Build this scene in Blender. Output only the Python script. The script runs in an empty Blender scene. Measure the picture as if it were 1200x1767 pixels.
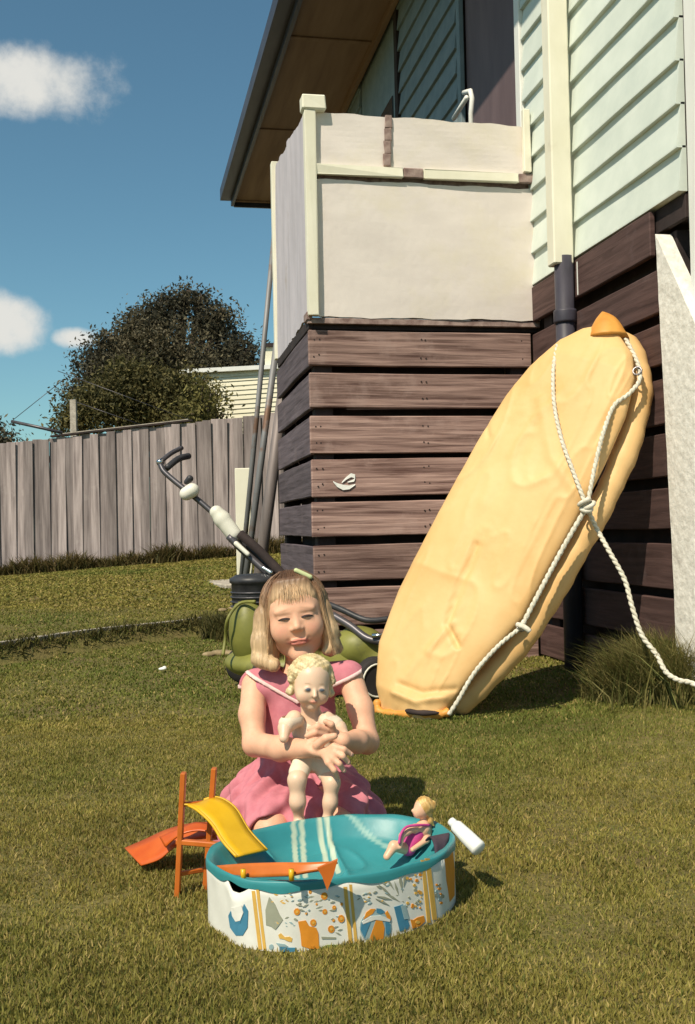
import bpy, bmesh, math, random
import numpy as np
from mathutils import Vector, Matrix
random.seed(7); rng = np.random.default_rng(7)
sc = bpy.context.scene
col = sc.collection
# ------------------------------------------------------------------ camera
FPX, PW, PH = 1750.0, 1200.0, 1767.0
YAW = math.radians(11.15); PITCH = math.radians(0.93); ROLL = math.radians(1.3); CAMH = 0.70
CM = Matrix.Rotation(-YAW, 4, 'Z') @ Matrix.Rotation(math.radians(90) + PITCH, 4, 'X') @ Matrix.Rotation(-ROLL, 4, 'Z')
cam_d = bpy.data.cameras.new('camera'); cam = bpy.data.objects.new('camera', cam_d); col.objects.link(cam)
cam.matrix_world = Matrix.Translation((0, 0, CAMH)) @ CM
cam_d.sensor_fit = 'VERTICAL'; cam_d.sensor_height = 36.0; cam_d.lens = 36.0 * FPX / PH
cam_d.clip_end = 2000; cam_d.clip_start = 0.05
sc.camera = cam
RGT = Vector((math.cos(YAW), -math.sin(YAW), 0)); FWD = Vector((math.sin(YAW), math.cos(YAW), 0))
# ------------------------------------------------------------------ light
SUN_DIR = Vector((-1.0, -1.02, 1.72)).normalized()        # towards the sun
SUN_EL = math.asin(SUN_DIR.z); SUN_AZ = math.atan2(SUN_DIR.x, SUN_DIR.y)
sd = bpy.data.lights.new('sun', 'SUN'); so = bpy.data.objects.new('sun', sd); col.objects.link(so)
sd.energy = 4.6; sd.angle = math.radians(0.5); sd.color = (1.0, 0.89, 0.71)
so.rotation_euler = SUN_DIR.to_track_quat('Z', 'Y').to_euler(); so.location = (-4, -4, 8)
world = bpy.data.worlds.new('World'); sc.world = world; world.use_nodes = True
wn = world.node_tree.nodes; wl = world.node_tree.links; wn.clear()
def wnode(t, **kw):
    n = wn.new(t)
    for k, v in kw.items(): setattr(n, k, v)
    return n
wout = wnode('ShaderNodeOutputWorld')
sky = wnode('ShaderNodeTexSky', sky_type='NISHITA', sun_disc=False, sun_elevation=SUN_EL, sun_rotation=SUN_AZ % (2*math.pi), ozone_density=3.0, dust_density=0.6, air_density=1.0)
tint = wnode('ShaderNodeMix', data_type='RGBA', blend_type='MULTIPLY'); tint.inputs[0].default_value = 1.0
tint.inputs[7].default_value = (0.74, 0.98, 0.86, 1)
wl.new(sky.outputs[0], tint.inputs[6])
bg1 = wnode('ShaderNodeBackground'); bg1.inputs[1].default_value = 0.100; wl.new(tint.outputs[2], bg1.inputs[0])
bg2 = wnode('ShaderNodeBackground'); bg2.inputs[0].default_value = (0.80, 0.79, 0.74, 1); bg2.inputs[1].default_value = 0.85
geo = wnode('ShaderNodeTexCoord')
nz = wnode('ShaderNodeTexNoise'); nz.inputs['Scale'].default_value = 9; nz.inputs['Detail'].default_value = 8; nz.inputs['Roughness'].default_value = 0.62
wl.new(geo.outputs['Generated'], nz.inputs['Vector'])
nsc = wnode('ShaderNodeMath', operation='MULTIPLY_ADD'); nsc.inputs[1].default_value = 4.2; nsc.inputs[2].default_value = -2.35
wl.new(nz.outputs[0], nsc.inputs[0])
def pixdir(px, py):
    return (CM.to_3x3() @ Vector(((px-PW/2)/FPX, -(py-PH/2)/FPX, -1))).normalized()
total = None
clouds = [(pixdir(60, 138), .085, .036), (pixdir(-60, 130), .06, .034), (pixdir(-16, 556), .050, .027), (pixdir(132, 582), .022, .010), (pixdir(-260, 560), .12, .035),
          (pixdir(-900, 150), .16, .06), (pixdir(-1800, -200), .2, .07)]
for az, el, w, h in [(60, 25, .2, .07), (105, 35, .16, .08), (150, 20, .25, .07), (200, 30, .2, .09), (250, 18, .22, .06), (300, 38, .18, .08), (85, 12, .2, .05)]:
    a, e = math.radians(az), math.radians(el)
    clouds.append((Vector((math.sin(a)*math.cos(e), math.cos(a)*math.cos(e), math.sin(e))), w, h))
for c, w, h in clouds:
    r = Vector((0, 0, 1)).cross(c).normalized() * -1; u = r.cross(c).normalized()
    if u.z < 0: u = -u
    dots = []
    for ax, s in ((r, w), (u, h)):
        dn = wnode('ShaderNodeVectorMath', operation='DOT_PRODUCT'); dn.inputs[1].default_value = ax / s
        wl.new(geo.outputs['Generated'], dn.inputs[0])
        sq = wnode('ShaderNodeMath', operation='MULTIPLY'); 
        off = wnode('ShaderNodeMath', operation='SUBTRACT'); off.inputs[1].default_value = ax.dot(c) / s
        wl.new(dn.outputs['Value'], off.inputs[0]); wl.new(off.outputs[0], sq.inputs[0]); wl.new(off.outputs[0], sq.inputs[1]); dots.append(sq)
    ad = wnode('ShaderNodeMath', operation='ADD'); wl.new(dots[0].outputs[0], ad.inputs[0]); wl.new(dots[1].outputs[0], ad.inputs[1])
    fr = wnode('ShaderNodeVectorMath', operation='DOT_PRODUCT'); fr.inputs[1].default_value = c; wl.new(geo.outputs['Generated'], fr.inputs[0])
    gt = wnode('ShaderNodeMath', operation='GREATER_THAN'); gt.inputs[1].default_value = 0; wl.new(fr.outputs['Value'], gt.inputs[0])
    one = wnode('ShaderNodeMath', operation='SUBTRACT'); one.inputs[0].default_value = 1.0; wl.new(ad.outputs[0], one.inputs[1])
    ml = wnode('ShaderNodeMath', operation='MAXIMUM'); ml.inputs[1].default_value = -6; wl.new(one.outputs[0], ml.inputs[0])
    g2 = wnode('ShaderNodeMath', operation='MULTIPLY_ADD'); g2.inputs[1].default_value = 10; g2.inputs[2].default_value = -10; wl.new(gt.outputs[0], g2.inputs[0])
    s2 = wnode('ShaderNodeMath', operation='ADD'); wl.new(ml.outputs[0], s2.inputs[0]); wl.new(g2.outputs[0], s2.inputs[1])
    if total is None: total = s2
    else:
        mx = wnode('ShaderNodeMath', operation='MAXIMUM'); wl.new(total.outputs[0], mx.inputs[0]); wl.new(s2.outputs[0], mx.inputs[1]); total = mx
sm = wnode('ShaderNodeMath', operation='ADD'); wl.new(total.outputs[0], sm.inputs[0]); wl.new(nsc.outputs[0], sm.inputs[1])
mr = wnode('ShaderNodeMapRange', interpolation_type='SMOOTHSTEP'); mr.inputs[1].default_value = -.35; mr.inputs[2].default_value = 1.0; mr.inputs[4].default_value = 0.97
wl.new(sm.outputs[0], mr.inputs[0])
mixw = wnode('ShaderNodeMixShader'); wl.new(mr.outputs[0], mixw.inputs[0]); wl.new(bg1.outputs[0], mixw.inputs[1]); wl.new(bg2.outputs[0], mixw.inputs[2])
wl.new(mixw.outputs[0], wout.inputs[0])
vs = sc.view_settings; vs.view_transform = 'Standard'; vs.look = 'None'; vs.exposure = 0.2; vs.gamma = 1.0; vs.use_curve_mapping = False
# ------------------------------------------------------------------ frames
def pix(px, py, t):
    """a photo point at forward distance t (m) -> (right, forward, height)"""
    d = CM.to_3x3() @ Vector(((px-PW/2)/FPX, -(py-PH/2)/FPX, -1))
    s = t / d.dot(FWD); p = d * s
    return np.array([p.dot(RGT), t, CAMH + p.z])
def W(c): return RGT * float(c[0]) + FWD * float(c[1]) + Vector((0, 0, float(c[2])))
def onX(px, py, X):                    # a photo point on the house plane X = const
    d = CM.to_3x3() @ Vector(((px-PW/2)/FPX, -(py-PH/2)/FPX, -1)); p = d * (X / d.x); p.z += CAMH; return p
def onY(px, py, Y):
    d = CM.to_3x3() @ Vector(((px-PW/2)/FPX, -(py-PH/2)/FPX, -1)); p = d * (Y / d.y); p.z += CAMH; return p
# ------------------------------------------------------------------ materials
def material(name, c1, c2=None, scale=(8, 8, 8), rough=0.8, detail=5, lo=.35, hi=.65, bump=0.0, bscale=None, bdist=.01, c3=None, s3=2.0, t3=(.55, .7),
             attr=False, spec=.35, metal=0.0, perobj=0.0, sheen=0, sss=0.0, transl=0.0, coord='Object', dist=0.0):
    m = bpy.data.materials.new(name); m.use_nodes = True; n = m.node_tree.nodes; l = m.node_tree.links
    b = n['Principled BSDF']; b.inputs['Roughness'].default_value = rough; b.inputs['Metallic'].default_value = metal
    b.inputs['Specular IOR Level'].default_value = spec
    tc = n.new('ShaderNodeTexCoord'); vec = tc.outputs[coord]
    oi = n.new('ShaderNodeObjectInfo')
    mp = n.new('ShaderNodeMapping'); mp.inputs['Scale'].default_value = scale; l.new(vec, mp.inputs[0])
    if perobj > 0:
        cb = n.new('ShaderNodeCombineXYZ'); ms = n.new('ShaderNodeMath'); ms.operation = 'MULTIPLY'; ms.inputs[1].default_value = 37.0
        l.new(oi.outputs['Random'], ms.inputs[0])
        for i in range(3): l.new(ms.outputs[0], cb.inputs[i])
        l.new(cb.outputs[0], mp.inputs['Location'])
    nt = n.new('ShaderNodeTexNoise'); nt.inputs['Scale'].default_value = 1; nt.inputs['Detail'].default_value = detail; nt.inputs['Roughness'].default_value = .6
    nt.inputs['Distortion'].default_value = dist
    l.new(mp.outputs[0], nt.inputs['Vector'])
    cur = None
    if attr:
        a = n.new('ShaderNodeAttribute'); a.attribute_name = 'Col'; cur = a.outputs['Color']
        if c2 is not None:
            mr_ = n.new('ShaderNodeMapRange'); mr_.inputs[1].default_value = .3; mr_.inputs[2].default_value = .7; mr_.inputs[3].default_value = c1; mr_.inputs[4].default_value = c2
            l.new(nt.outputs[0], mr_.inputs[0])
            mu = n.new('ShaderNodeVectorMath'); mu.operation = 'SCALE'; l.new(cur, mu.inputs[0]); l.new(mr_.outputs[0], mu.inputs['Scale']); cur = mu.outputs[0]
    else:
        if c2 is None: c2 = tuple(x*.85 for x in c1)
        cr = n.new('ShaderNodeValToRGB'); cr.color_ramp.elements[0].position = lo; cr.color_ramp.elements[1].position = hi
        cr.color_ramp.elements[0].color = (*c1, 1); cr.color_ramp.elements[1].color = (*c2, 1)
        l.new(nt.outputs[0], cr.inputs[0]); cur = cr.outputs[0]
    if c3 is not None:
        n3 = n.new('ShaderNodeTexNoise'); n3.inputs['Scale'].default_value = s3; n3.inputs['Detail'].default_value = 6; n3.inputs['Roughness'].default_value = .65
        if perobj > 0:
            ad3 = n.new('ShaderNodeVectorMath'); l.new(vec, ad3.inputs[0]); l.new(cb.outputs[0], ad3.inputs[1]); l.new(ad3.outputs[0], n3.inputs['Vector'])
        else: l.new(vec, n3.inputs['Vector'])
        m3 = n.new('ShaderNodeMapRange'); m3.inputs[1].default_value = t3[0]; m3.inputs[2].default_value = t3[1]; l.new(n3.outputs[0], m3.inputs[0])
        x3 = n.new('ShaderNodeMix'); x3.data_type = 'RGBA'; x3.inputs[7].default_value = (*c3, 1); l.new(m3.outputs[0], x3.inputs[0]); l.new(cur, x3.inputs[6]); cur = x3.outputs[2]
    if perobj > 0:
        pr = n.new('ShaderNodeMapRange'); pr.inputs[3].default_value = 1-perobj; pr.inputs[4].default_value = 1+perobj; l.new(oi.outputs['Random'], pr.inputs[0])
        mu = n.new('ShaderNodeVectorMath'); mu.operation = 'SCALE'; l.new(cur, mu.inputs[0]); l.new(pr.outputs[0], mu.inputs['Scale']); cur = mu.outputs[0]
    l.new(cur, b.inputs['Base Color'])
    if sss > 0:
        b.inputs['Subsurface Weight'].default_value = sss; b.inputs['Subsurface Radius'].default_value = (.012, .005, .003); b.inputs['Subsurface Scale'].default_value = .6
    if bump > 0:
        bt = nt
        if bscale is not None:
            bt = n.new('ShaderNodeTexNoise'); bt.inputs['Scale'].default_value = bscale; bt.inputs['Detail'].default_value = 6; l.new(vec, bt.inputs['Vector'])
        bp = n.new('ShaderNodeBump'); bp.inputs['Strength'].default_value = bump; bp.inputs['Distance'].default_value = bdist
        l.new(bt.outputs[0], bp.inputs['Height']); l.new(bp.outputs[0], b.inputs['Normal'])
    if transl > 0:
        tr = n.new('ShaderNodeBsdfTranslucent'); l.new(cur, tr.inputs[0]); mxs = n.new('ShaderNodeMixShader'); mxs.inputs[0].default_value = transl
        l.new(b.outputs[0], mxs.inputs[1]); l.new(tr.outputs[0], mxs.inputs[2]); l.new(mxs.outputs[0], n['Material Output'].inputs[0])
    return m
# ------------------------------------------------------------------ object helpers
def link(name, me, m=None, parent=None, loc=None, smooth=False):
    o = bpy.data.objects.new(name, me); col.objects.link(o)
    if m is not None:
        me.materials.clear()
        for mm in (m if isinstance(m, (list, tuple)) else [m]): me.materials.append(mm)
    if parent is not None: o.parent = parent
    if loc is not None: o.location = loc
    if smooth: me.polygons.foreach_set('use_smooth', [True]*len(me.polygons))
    return o
def tag(o, label=None, cat=None, group=None, kind=None):
    if label: o['label'] = label
    if cat: o['category'] = cat
    if group: o['group'] = group
    if kind: o['kind'] = kind
    return o
def empty(name, loc=(0, 0, 0), rz=0.0):
    o = bpy.data.objects.new(name, None); col.objects.link(o); o.location = loc; o.rotation_euler = (0, 0, rz); o.empty_display_size = .1
    return o
def pymesh(verts, faces, name='mesh'):
    me = bpy.data.meshes.new(name); me.from_pydata([tuple(map(float, v)) for v in verts], [], [tuple(map(int, f)) for f in faces]); me.update(); return me
def npmesh(V, F, name='mesh', colr=None):
    """V (n,3), F (m,k) with constant k"""
    me = bpy.data.meshes.new(name); n, (m_, k) = len(V), F.shape
    me.vertices.add(n); me.vertices.foreach_set('co', np.asarray(V, np.float32).ravel())
    me.loops.add(m_*k); me.loops.foreach_set('vertex_index', F.astype(np.int32).ravel())
    me.polygons.add(m_); me.polygons.foreach_set('loop_start', np.arange(0, m_*k, k, dtype=np.int32))
    me.update(calc_edges=True)
    if colr is not None:
        a = me.attributes.new('Col', 'FLOAT_COLOR', 'POINT'); c4 = np.ones((n, 4), np.float32); c4[:, :3] = colr; a.data.foreach_set('color', c4.ravel())
    return me
def boxmesh(sx, sy, sz, bev=.003, center=(0, 0, 0), seg=1, taper=None):
    bm = bmesh.new(); bmesh.ops.create_cube(bm, size=1)
    for v in bm.verts: v.co = Vector((v.co.x*sx, v.co.y*sy, v.co.z*sz))
    if bev > 0: bmesh.ops.bevel(bm, geom=bm.edges[:], offset=bev, segments=seg, affect='EDGES', profile=.6)
    for v in bm.verts: v.co += Vector(center)
    me = bpy.data.meshes.new('box'); bm.to_mesh(me); bm.free(); return me
def box(name, lo, hi, m, parent=None, bev=.003, jit=0.0, seg=1, origin=None):
    lo = Vector(lo); hi = Vector(hi); s = hi-lo; c = (lo+hi)/2
    me = boxmesh(s.x, s.y, s.z, min(bev, min(s)/3), seg=seg)
    if jit:
        for v in me.vertices: v.co += Vector([random.uniform(-jit, jit) for _ in range(3)])
    return link(name, me, m, parent, c)
def tube_data(pts, rad, seg=8, cap=True, closed=False):
    pts = [Vector(p) for p in pts]; n = len(pts)
    rad = [rad]*n if np.isscalar(rad) else list(rad)
    V = []; F = []; up = None
    for i, p in enumerate(pts):
        if closed: tg = (pts[(i+1) % n] - pts[i-1]).normalized()
        else: tg = (pts[min(i+1, n-1)] - pts[max(i-1, 0)]).normalized()
        if up is None:
            up = Vector((0, 0, 1)) if abs(tg.z) < .9 else Vector((1, 0, 0))
        sdv = tg.cross(up).normalized(); up = sdv.cross(tg).normalized()
        for k in range(seg):
            a = 2*math.pi*k/seg; V.append(p + (sdv*math.cos(a) + up*math.sin(a))*rad[i])
    m_ = n if closed else n-1
    for i in range(m_):
        for k in range(seg):
            a = i*seg+k; b = i*seg+(k+1) % seg; j = ((i+1) % n)*seg
            F.append((a, b, j+(k+1) % seg, j+k))
    if cap and not closed:
        F.append(tuple(range(seg))[::-1]); F.append(tuple(range((n-1)*seg, n*seg)))
    return V, F
def tube(name, pts, rad, m, parent=None, seg=8, closed=False):
    V, F = tube_data(pts, rad, seg, closed=closed); me = pymesh(V, F); bm = bmesh.new(); bm.from_mesh(me); bmesh.ops.recalc_face_normals(bm, faces=bm.faces); bm.to_mesh(me); bm.free()
    return link(name, me, m, parent, smooth=True)
def lathe(name, prof, m, parent=None, seg=24, loc=(0, 0, 0), axis='Z', rot=None, smooth=True):
    V = []; F = []
    for r, z in prof:
        for k in range(seg):
            a = 2*math.pi*k/seg; V.append((r*math.cos(a), r*math.sin(a), z))
    for i in range(len(prof)-1):
        for k in range(seg):
            F.append((i*seg+k, i*seg+(k+1) % seg, (i+1)*seg+(k+1) % seg, (i+1)*seg+k))
    F.append(tuple(range(seg))[::-1]); F.append(tuple(range((len(prof)-1)*seg, len(prof)*seg)))
    o = link(name, pymesh(V, F), m, parent, loc, smooth)
    if rot: o.rotation_euler = rot
    return o
def catmull(pts, n=8):
    P = [np.array(p, float) for p in pts]; out = []
    for i in range(len(P)-1):
        p0 = P[max(i-1, 0)]; p1 = P[i]; p2 = P[i+1]; p3 = P[min(i+2, len(P)-1)]
        for k in range(n):
            t = k/n; out.append(.5*((2*p1)+(-p0+p2)*t+(2*p0-5*p1+4*p2-p3)*t*t+(-p0+3*p1-3*p2+p3)*t**3))
    out.append(P[-1]); return out
def vnoise(P, f, seed=0):               # cheap smooth value noise, P (n,3)
    q = np.asarray(P, float)*f + seed*17.3; i = np.floor(q).astype(np.int64); u = q-i; u = u*u*(3-2*u)
    def h(a, b, c):
        x = (a*374761393 + b*668265263 + c*2147483647 + seed*9176) & 0x7fffffff; x = (x ^ (x >> 13))*1274126177 & 0x7fffffff
        return ((x ^ (x >> 16)) & 0xffff)/65535.0
    r = 0
    for dx in (0, 1):
        for dy in (0, 1):
            for dz in (0, 1):
                w = (u[..., 0] if dx else 1-u[..., 0])*(u[..., 1] if dy else 1-u[..., 1])*(u[..., 2] if dz else 1-u[..., 2])
                r = r + w*h(i[..., 0]+dx, i[..., 1]+dy, i[..., 2]+dz)
    return r*2-1
# ------------------------------------------------------------------ distance fields -> one continuous surface
class Field:
    def __init__(s, lo, hi, h):
        s.lo = np.array(lo, float); s.h = h; s.n = np.ceil((np.array(hi)-s.lo)/h).astype(int)+1
        s.ax = [s.lo[i]+h*np.arange(s.n[i]) for i in range(3)]; s.F = np.full(tuple(s.n), 1.0, np.float32)
    def win(s, lo, hi):
        sl = []
        for i in range(3):
            a = int(np.clip(math.floor((lo[i]-s.lo[i])/s.h), 0, s.n[i])); b = int(np.clip(math.ceil((hi[i]-s.lo[i])/s.h)+1, 0, s.n[i])); sl.append(slice(a, b))
        return tuple(sl)
    def grid(s, sl): return np.meshgrid(s.ax[0][sl[0]], s.ax[1][sl[1]], s.ax[2][sl[2]], indexing='ij', sparse=True)
    def mix(s, sl, d, k, sub):
        a = s.F[sl]; d = d.astype(np.float32)
        if a.size == 0: return
        if sub: a = -a
        h = np.maximum(k-np.abs(a-d), 0)/k if k > 0 else 0
        r = np.minimum(a, d)-(h*h*k*.25 if k > 0 else 0)
        s.F[sl] = -r if sub else r
    def ell(s, c, r, k=.01, R=None, sub=False):
        c = np.array(c, float); r = np.array(r, float) if not np.isscalar(r) else np.full(3, float(r)); m = max(r)+k+3*s.h
        sl = s.win(c-m, c+m); X, Y, Z = s.grid(sl); X = X-c[0]; Y = Y-c[1]; Z = Z-c[2]
        if R is not None:
            X, Y, Z = (R[0][0]*X+R[1][0]*Y+R[2][0]*Z, R[0][1]*X+R[1][1]*Y+R[2][1]*Z, R[0][2]*X+R[1][2]*Y+R[2][2]*Z)
        k0 = np.sqrt((X/r[0])**2+(Y/r[1])**2+(Z/r[2])**2); k1 = np.sqrt((X/r[0]**2)**2+(Y/r[1]**2)**2+(Z/r[2]**2)**2)+1e-9
        s.mix(sl, k0*(k0-1)/k1, k, sub)
    def cap(s, a, b, ra, rb=None, k=.01, sub=False):
        if rb is None: rb = ra
        a = np.array(a, float); b = np.array(b, float); m = max(ra, rb)+k+3*s.h
        sl = s.win(np.minimum(a, b)-m, np.maximum(a, b)+m); X, Y, Z = s.grid(sl); d = b-a; L = max(d.dot(d), 1e-9)
        t = np.clip(((X-a[0])*d[0]+(Y-a[1])*d[1]+(Z-a[2])*d[2])/L, 0, 1)
        dist = np.sqrt((X-a[0]-t*d[0])**2+(Y-a[1]-t*d[1])**2+(Z-a[2]-t*d[2])**2)-(ra+(rb-ra)*t)
        s.mix(sl, dist, k, sub)
    def chain(s, pts, rs, k=.01):
        for i in range(len(pts)-1): s.cap(pts[i], pts[i+1], rs[i], rs[i+1], k)
    def mesh(s, name='body', colfn=None, relax=1):
        F = s.F; ins = F < 0; nx, ny, nz = F.shape
        corners = [(i, j, k) for i in (0, 1) for j in (0, 1) for k in (0, 1)]
        cnt = np.zeros((nx-1, ny-1, nz-1), np.int8)
        for (i, j, k) in corners: cnt += ins[i:nx-1+i, j:ny-1+j, k:nz-1+k]
        act = (cnt > 0) & (cnt < 8); idx = np.argwhere(act); vid = np.full(act.shape, -1, np.int64); vid[act] = np.arange(len(idx))
        acc = np.zeros((len(idx), 3)); num = np.zeros(len(idx))
        cv = {c: F[idx[:, 0]+c[0], idx[:, 1]+c[1], idx[:, 2]+c[2]].astype(float) for c in corners}
        for a in corners:
            for axis in range(3):
                if a[axis] == 1: continue
                b = list(a); b[axis] = 1; b = tuple(b); fa, fb = cv[a], cv[b]; cr = (fa < 0) != (fb < 0)
                t = np.where(cr, fa/np.where(cr, fa-fb, 1), 0); p = np.array(a, float)[None, :].repeat(len(idx), 0); p[:, axis] += t
                acc[cr] += p[cr]; num[cr] += 1
        V = s.lo+s.h*(idx+acc/num[:, None]); Q = []
        for axis in range(3):
            u, v = (axis+1) % 3, (axis+2) % 3
            sl0 = [slice(None)]*3; sl1 = [slice(None)]*3; sl0[axis] = slice(0, -1); sl1[axis] = slice(1, None)
            a, b = ins[tuple(sl0)], ins[tuple(sl1)]; e = np.argwhere(a != b)
            e = e[(e[:, u] > 0) & (e[:, v] > 0) & (e[:, u] < F.shape[u]-1) & (e[:, v] < F.shape[v]-1)]
            def at_(du, dv):
                q = e.copy(); q[:, u] -= du; q[:, v] -= dv; return vid[q[:, 0], q[:, 1], q[:, 2]]
            q = np.stack([at_(1, 1), at_(0, 1), at_(0, 0), at_(1, 0)], 1); flip = ~a[e[:, 0], e[:, 1], e[:, 2]]
            q[flip] = q[flip][:, ::-1]; Q.append(q)
        Q = np.concatenate(Q); Q = Q[(Q >= 0).all(1)]
        for _ in range(relax):
            s_ = np.zeros_like(V); c_ = np.zeros(len(V))
            for i in range(4):
                a, b = Q[:, i], Q[:, (i+1) % 4]; np.add.at(s_, a, V[b]); np.add.at(c_, a, 1); np.add.at(s_, b, V[a]); np.add.at(c_, b, 1)
            V = V*.5+.5*s_/np.maximum(c_, 1)[:, None]
        me = npmesh(V, Q, name, colfn(V) if colfn else None)
        me.polygons.foreach_set('use_smooth', np.ones(len(Q), bool)); return me
# ================================================================== materials used by the setting
M = {}
M['ground'] = material('lawn_soil', (.105, .098, .026), (.170, .140, .045), scale=(26, 26, 26), rough=.95, bump=.6, bscale=60, bdist=.02, c3=(.12, .085, .035), s3=1.6, t3=(.5, .7))
M['siding'] = material('pale_green_paint', (.62, .68, .62), (.69, .745, .68), scale=(2, 9, 9), rough=.62, bump=.15, bscale=40, bdist=.002, perobj=.035, c3=(.50, .57, .53), s3=2.2, t3=(.55, .85))
M['cream'] = material('cream_paint', (.72, .69, .55), (.80, .77, .64), scale=(6, 6, 3), rough=.6, bump=.12, bscale=50, bdist=.002, c3=(.55, .50, .38), s3=5, t3=(.62, .8))
M['white'] = material('white_paint', (.74, .74, .70), (.82, .82, .78), scale=(5, 5, 2), rough=.6, bump=.12, bscale=60, bdist=.002)
M['panel'] = material('weathered_white_sheet', (.66, .60, .565), (.74, .675, .635), scale=(3, 3, 6), rough=.85, bump=.25, bscale=35, bdist=.003, c3=(.66, .60, .49), s3=2.5, t3=(.5, .75))
M['panel_side'] = material('weathered_shaded_sheet', (.46, .43, .47), (.56, .52, .57), scale=(3, 10, 2), rough=.85, bump=.25, bscale=35, bdist=.003, c3=(.40, .34, .30), s3=4, t3=(.6, .8))  # white sheet greyed: the side's weaker light is put into its colour
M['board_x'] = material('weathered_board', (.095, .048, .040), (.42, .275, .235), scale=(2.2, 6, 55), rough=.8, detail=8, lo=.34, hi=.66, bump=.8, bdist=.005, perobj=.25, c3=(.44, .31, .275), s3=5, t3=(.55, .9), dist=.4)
M['board_y'] = material('dark_side_board', (.050, .036, .042), (.150, .118, .135), scale=(6, 2.2, 55), rough=.8, detail=8, lo=.3, hi=.72, bump=.5, bdist=.004, perobj=.2, c3=(.17, .13, .135), s3=5, t3=(.55, .9), dist=.4)  # darker and greyer than the front boards
M['board_wall'] = material('dark_wall_board', (.040, .020, .018), (.115, .066, .060), scale=(6, 2.4, 40), rough=.75, detail=8, lo=.3, hi=.72, bump=.5, bdist=.004, perobj=.2, c3=(.15, .11, .11), s3=4, t3=(.58, .9), dist=.8)  # darker than the porch front boards
M['darkwood'] = material('dark_timber', (.020, .014, .014), (.045, .03, .028), scale=(8, 8, 8), rough=.85, bump=.3)
M['wornwood'] = material('bare_worn_timber', (.16, .10, .09), (.36, .27, .24), scale=(20, 20, 20), rough=.85, bump=.3)
M['soffit'] = material('brown_soffit', (.21, .130, .088), (.29, .19, .13), scale=(9, .8, 9), rough=.8, bump=.15)
M['gutter'] = material('slate_gutter', (.030, .033, .050), (.05, .052, .072), scale=(6, 2, 6), rough=.45)
M['door'] = material('brown_door', (.125, .085, .090), (.160, .110, .115), scale=(9, 9, 2), rough=.6, bump=.1)
M['farwall'] = material('shaded_wall_paint', (.17, .22, .24), (.22, .27, .29), scale=(2, 9, 9), rough=.7, perobj=.04)  # darker copy of the siding, eave shade put into the colour
M['glass'] = material('window_glass', (.05, .06, .07), rough=.08, spec=.8)
M['render'] = material('white_rough_render', (.68, .65, .59), (.80, .77, .71), scale=(30, 30, 30), rough=.95, lo=.4, hi=.6, bump=.45, bscale=34, bdist=.012, c3=(.50, .46, .41), s3=6, t3=(.62, .75))
M['pipe'] = material('dark_pipe', (.035, .033, .045), (.06, .055, .075), scale=(10, 10, 4), rough=.5)
M['fence'] = material('weathered_paling', (.17, .140, .138), (.42, .355, .345), scale=(26, 26, 1.6), rough=.9, detail=7, lo=.3, hi=.7, bump=.4, bdist=.004, perobj=.34, c3=(.50, .44, .42), s3=3, t3=(.6, .9))
M['concrete'] = material('pale_concrete', (.34, .30, .25), (.50, .45, .38), scale=(20, 20, 20), rough=.9, bump=.4, bscale=70, bdist=.006, c3=(.2, .17, .12), s3=8, t3=(.55, .75))
M['steel'] = material('dull_steel', (.22, .21, .22), (.36, .34, .35), scale=(6, 6, 2), rough=.35, metal=.7, c3=(.16, .09, .06), s3=5, t3=(.6, .7))
M['steel_dark'] = material('dark_steel', (.06, .06, .07), (.12, .11, .12), scale=(6, 6, 2), rough=.4, metal=.5)
M['leaf'] = material('leaf', .75, 1.3, scale=(1.5, 1.5, 1.5), rough=.7, attr=True, transl=.25, spec=.2)
M['grass'] = material('grass_blade', .8, 1.22, scale=(3.5, 3.5, 3.5), rough=.65, attr=True, transl=.3, spec=.2)
M['bark'] = material('bark', (.05, .035, .025), (.11, .085, .065), scale=(12, 12, 3), rough=.9, bump=.6)
M['rooftile'] = material('grey_roof', (.10, .09, .09), (.16, .14, .14), scale=(4, 4, 4), rough=.8)
# ================================================================== ground
def smooth01(x): x = np.clip(x, 0, 1); return x*x*(3-2*x)
def edge_t(xc): return np.clip(5.6+(np.asarray(xc, float)+1.92)*1.46, 4.2, 8.6)
def ground_z(xc, t, lumps=True):
    xc = np.asarray(xc, float); t = np.asarray(t, float); te = edge_t(xc); s = t-te
    zf = np.clip(.20+.062*(xc+4.4), .0, .55)
    z = .10*smooth01((s+.16)/.16)+(zf-.10)*np.clip(s/(12.9-te), 0, 1.0)
    hx = xc*math.cos(YAW)+t*math.sin(YAW)                      # rises a little against the house wall
    z = z+.045*smooth01((hx-1.35)/.5)*(1-smooth01((t-5)/2))
    if lumps:
        P = np.stack([xc, t, np.zeros_like(xc)], -1); z = z+.008*vnoise(P, 1.3)+.005*vnoise(P, 4.1, 2)
    return z
def axis_grid(lo, hi, step, far):
    a = list(np.arange(lo, hi+1e-6, step)); s = step; l = [lo]; h = [hi]
    while l[-1] > -far: s *= 1.45; l.append(l[-1]-s)
    s = step
    while h[-1] < far: s *= 1.45; h.append(h[-1]+s)
    return np.array(l[::-1][:-1]+a+h[1:])
gx = axis_grid(-7.5, 4.0, .06, 700); gt = axis_grid(.6, 14.0, .06, 700)
GX, GT = np.meshgrid(gx, gt, indexing='ij'); GZ = ground_z(GX, GT)
V = np.stack([GX*math.cos(YAW)+GT*math.sin(YAW), -GX*math.sin(YAW)+GT*math.cos(YAW), GZ], -1).reshape(-1, 3)
nx_, nt_ = GX.shape; ii, jj = np.meshgrid(np.arange(nx_-1), np.arange(nt_-1), indexing='ij'); b_ = (ii*nt_+jj).ravel()
Fq = np.stack([b_, b_+nt_, b_+nt_+1, b_+1], 1)
gme = npmesh(V, Fq, 'ground'); gme.polygons.foreach_set('use_smooth', np.ones(len(Fq), bool))
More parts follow.
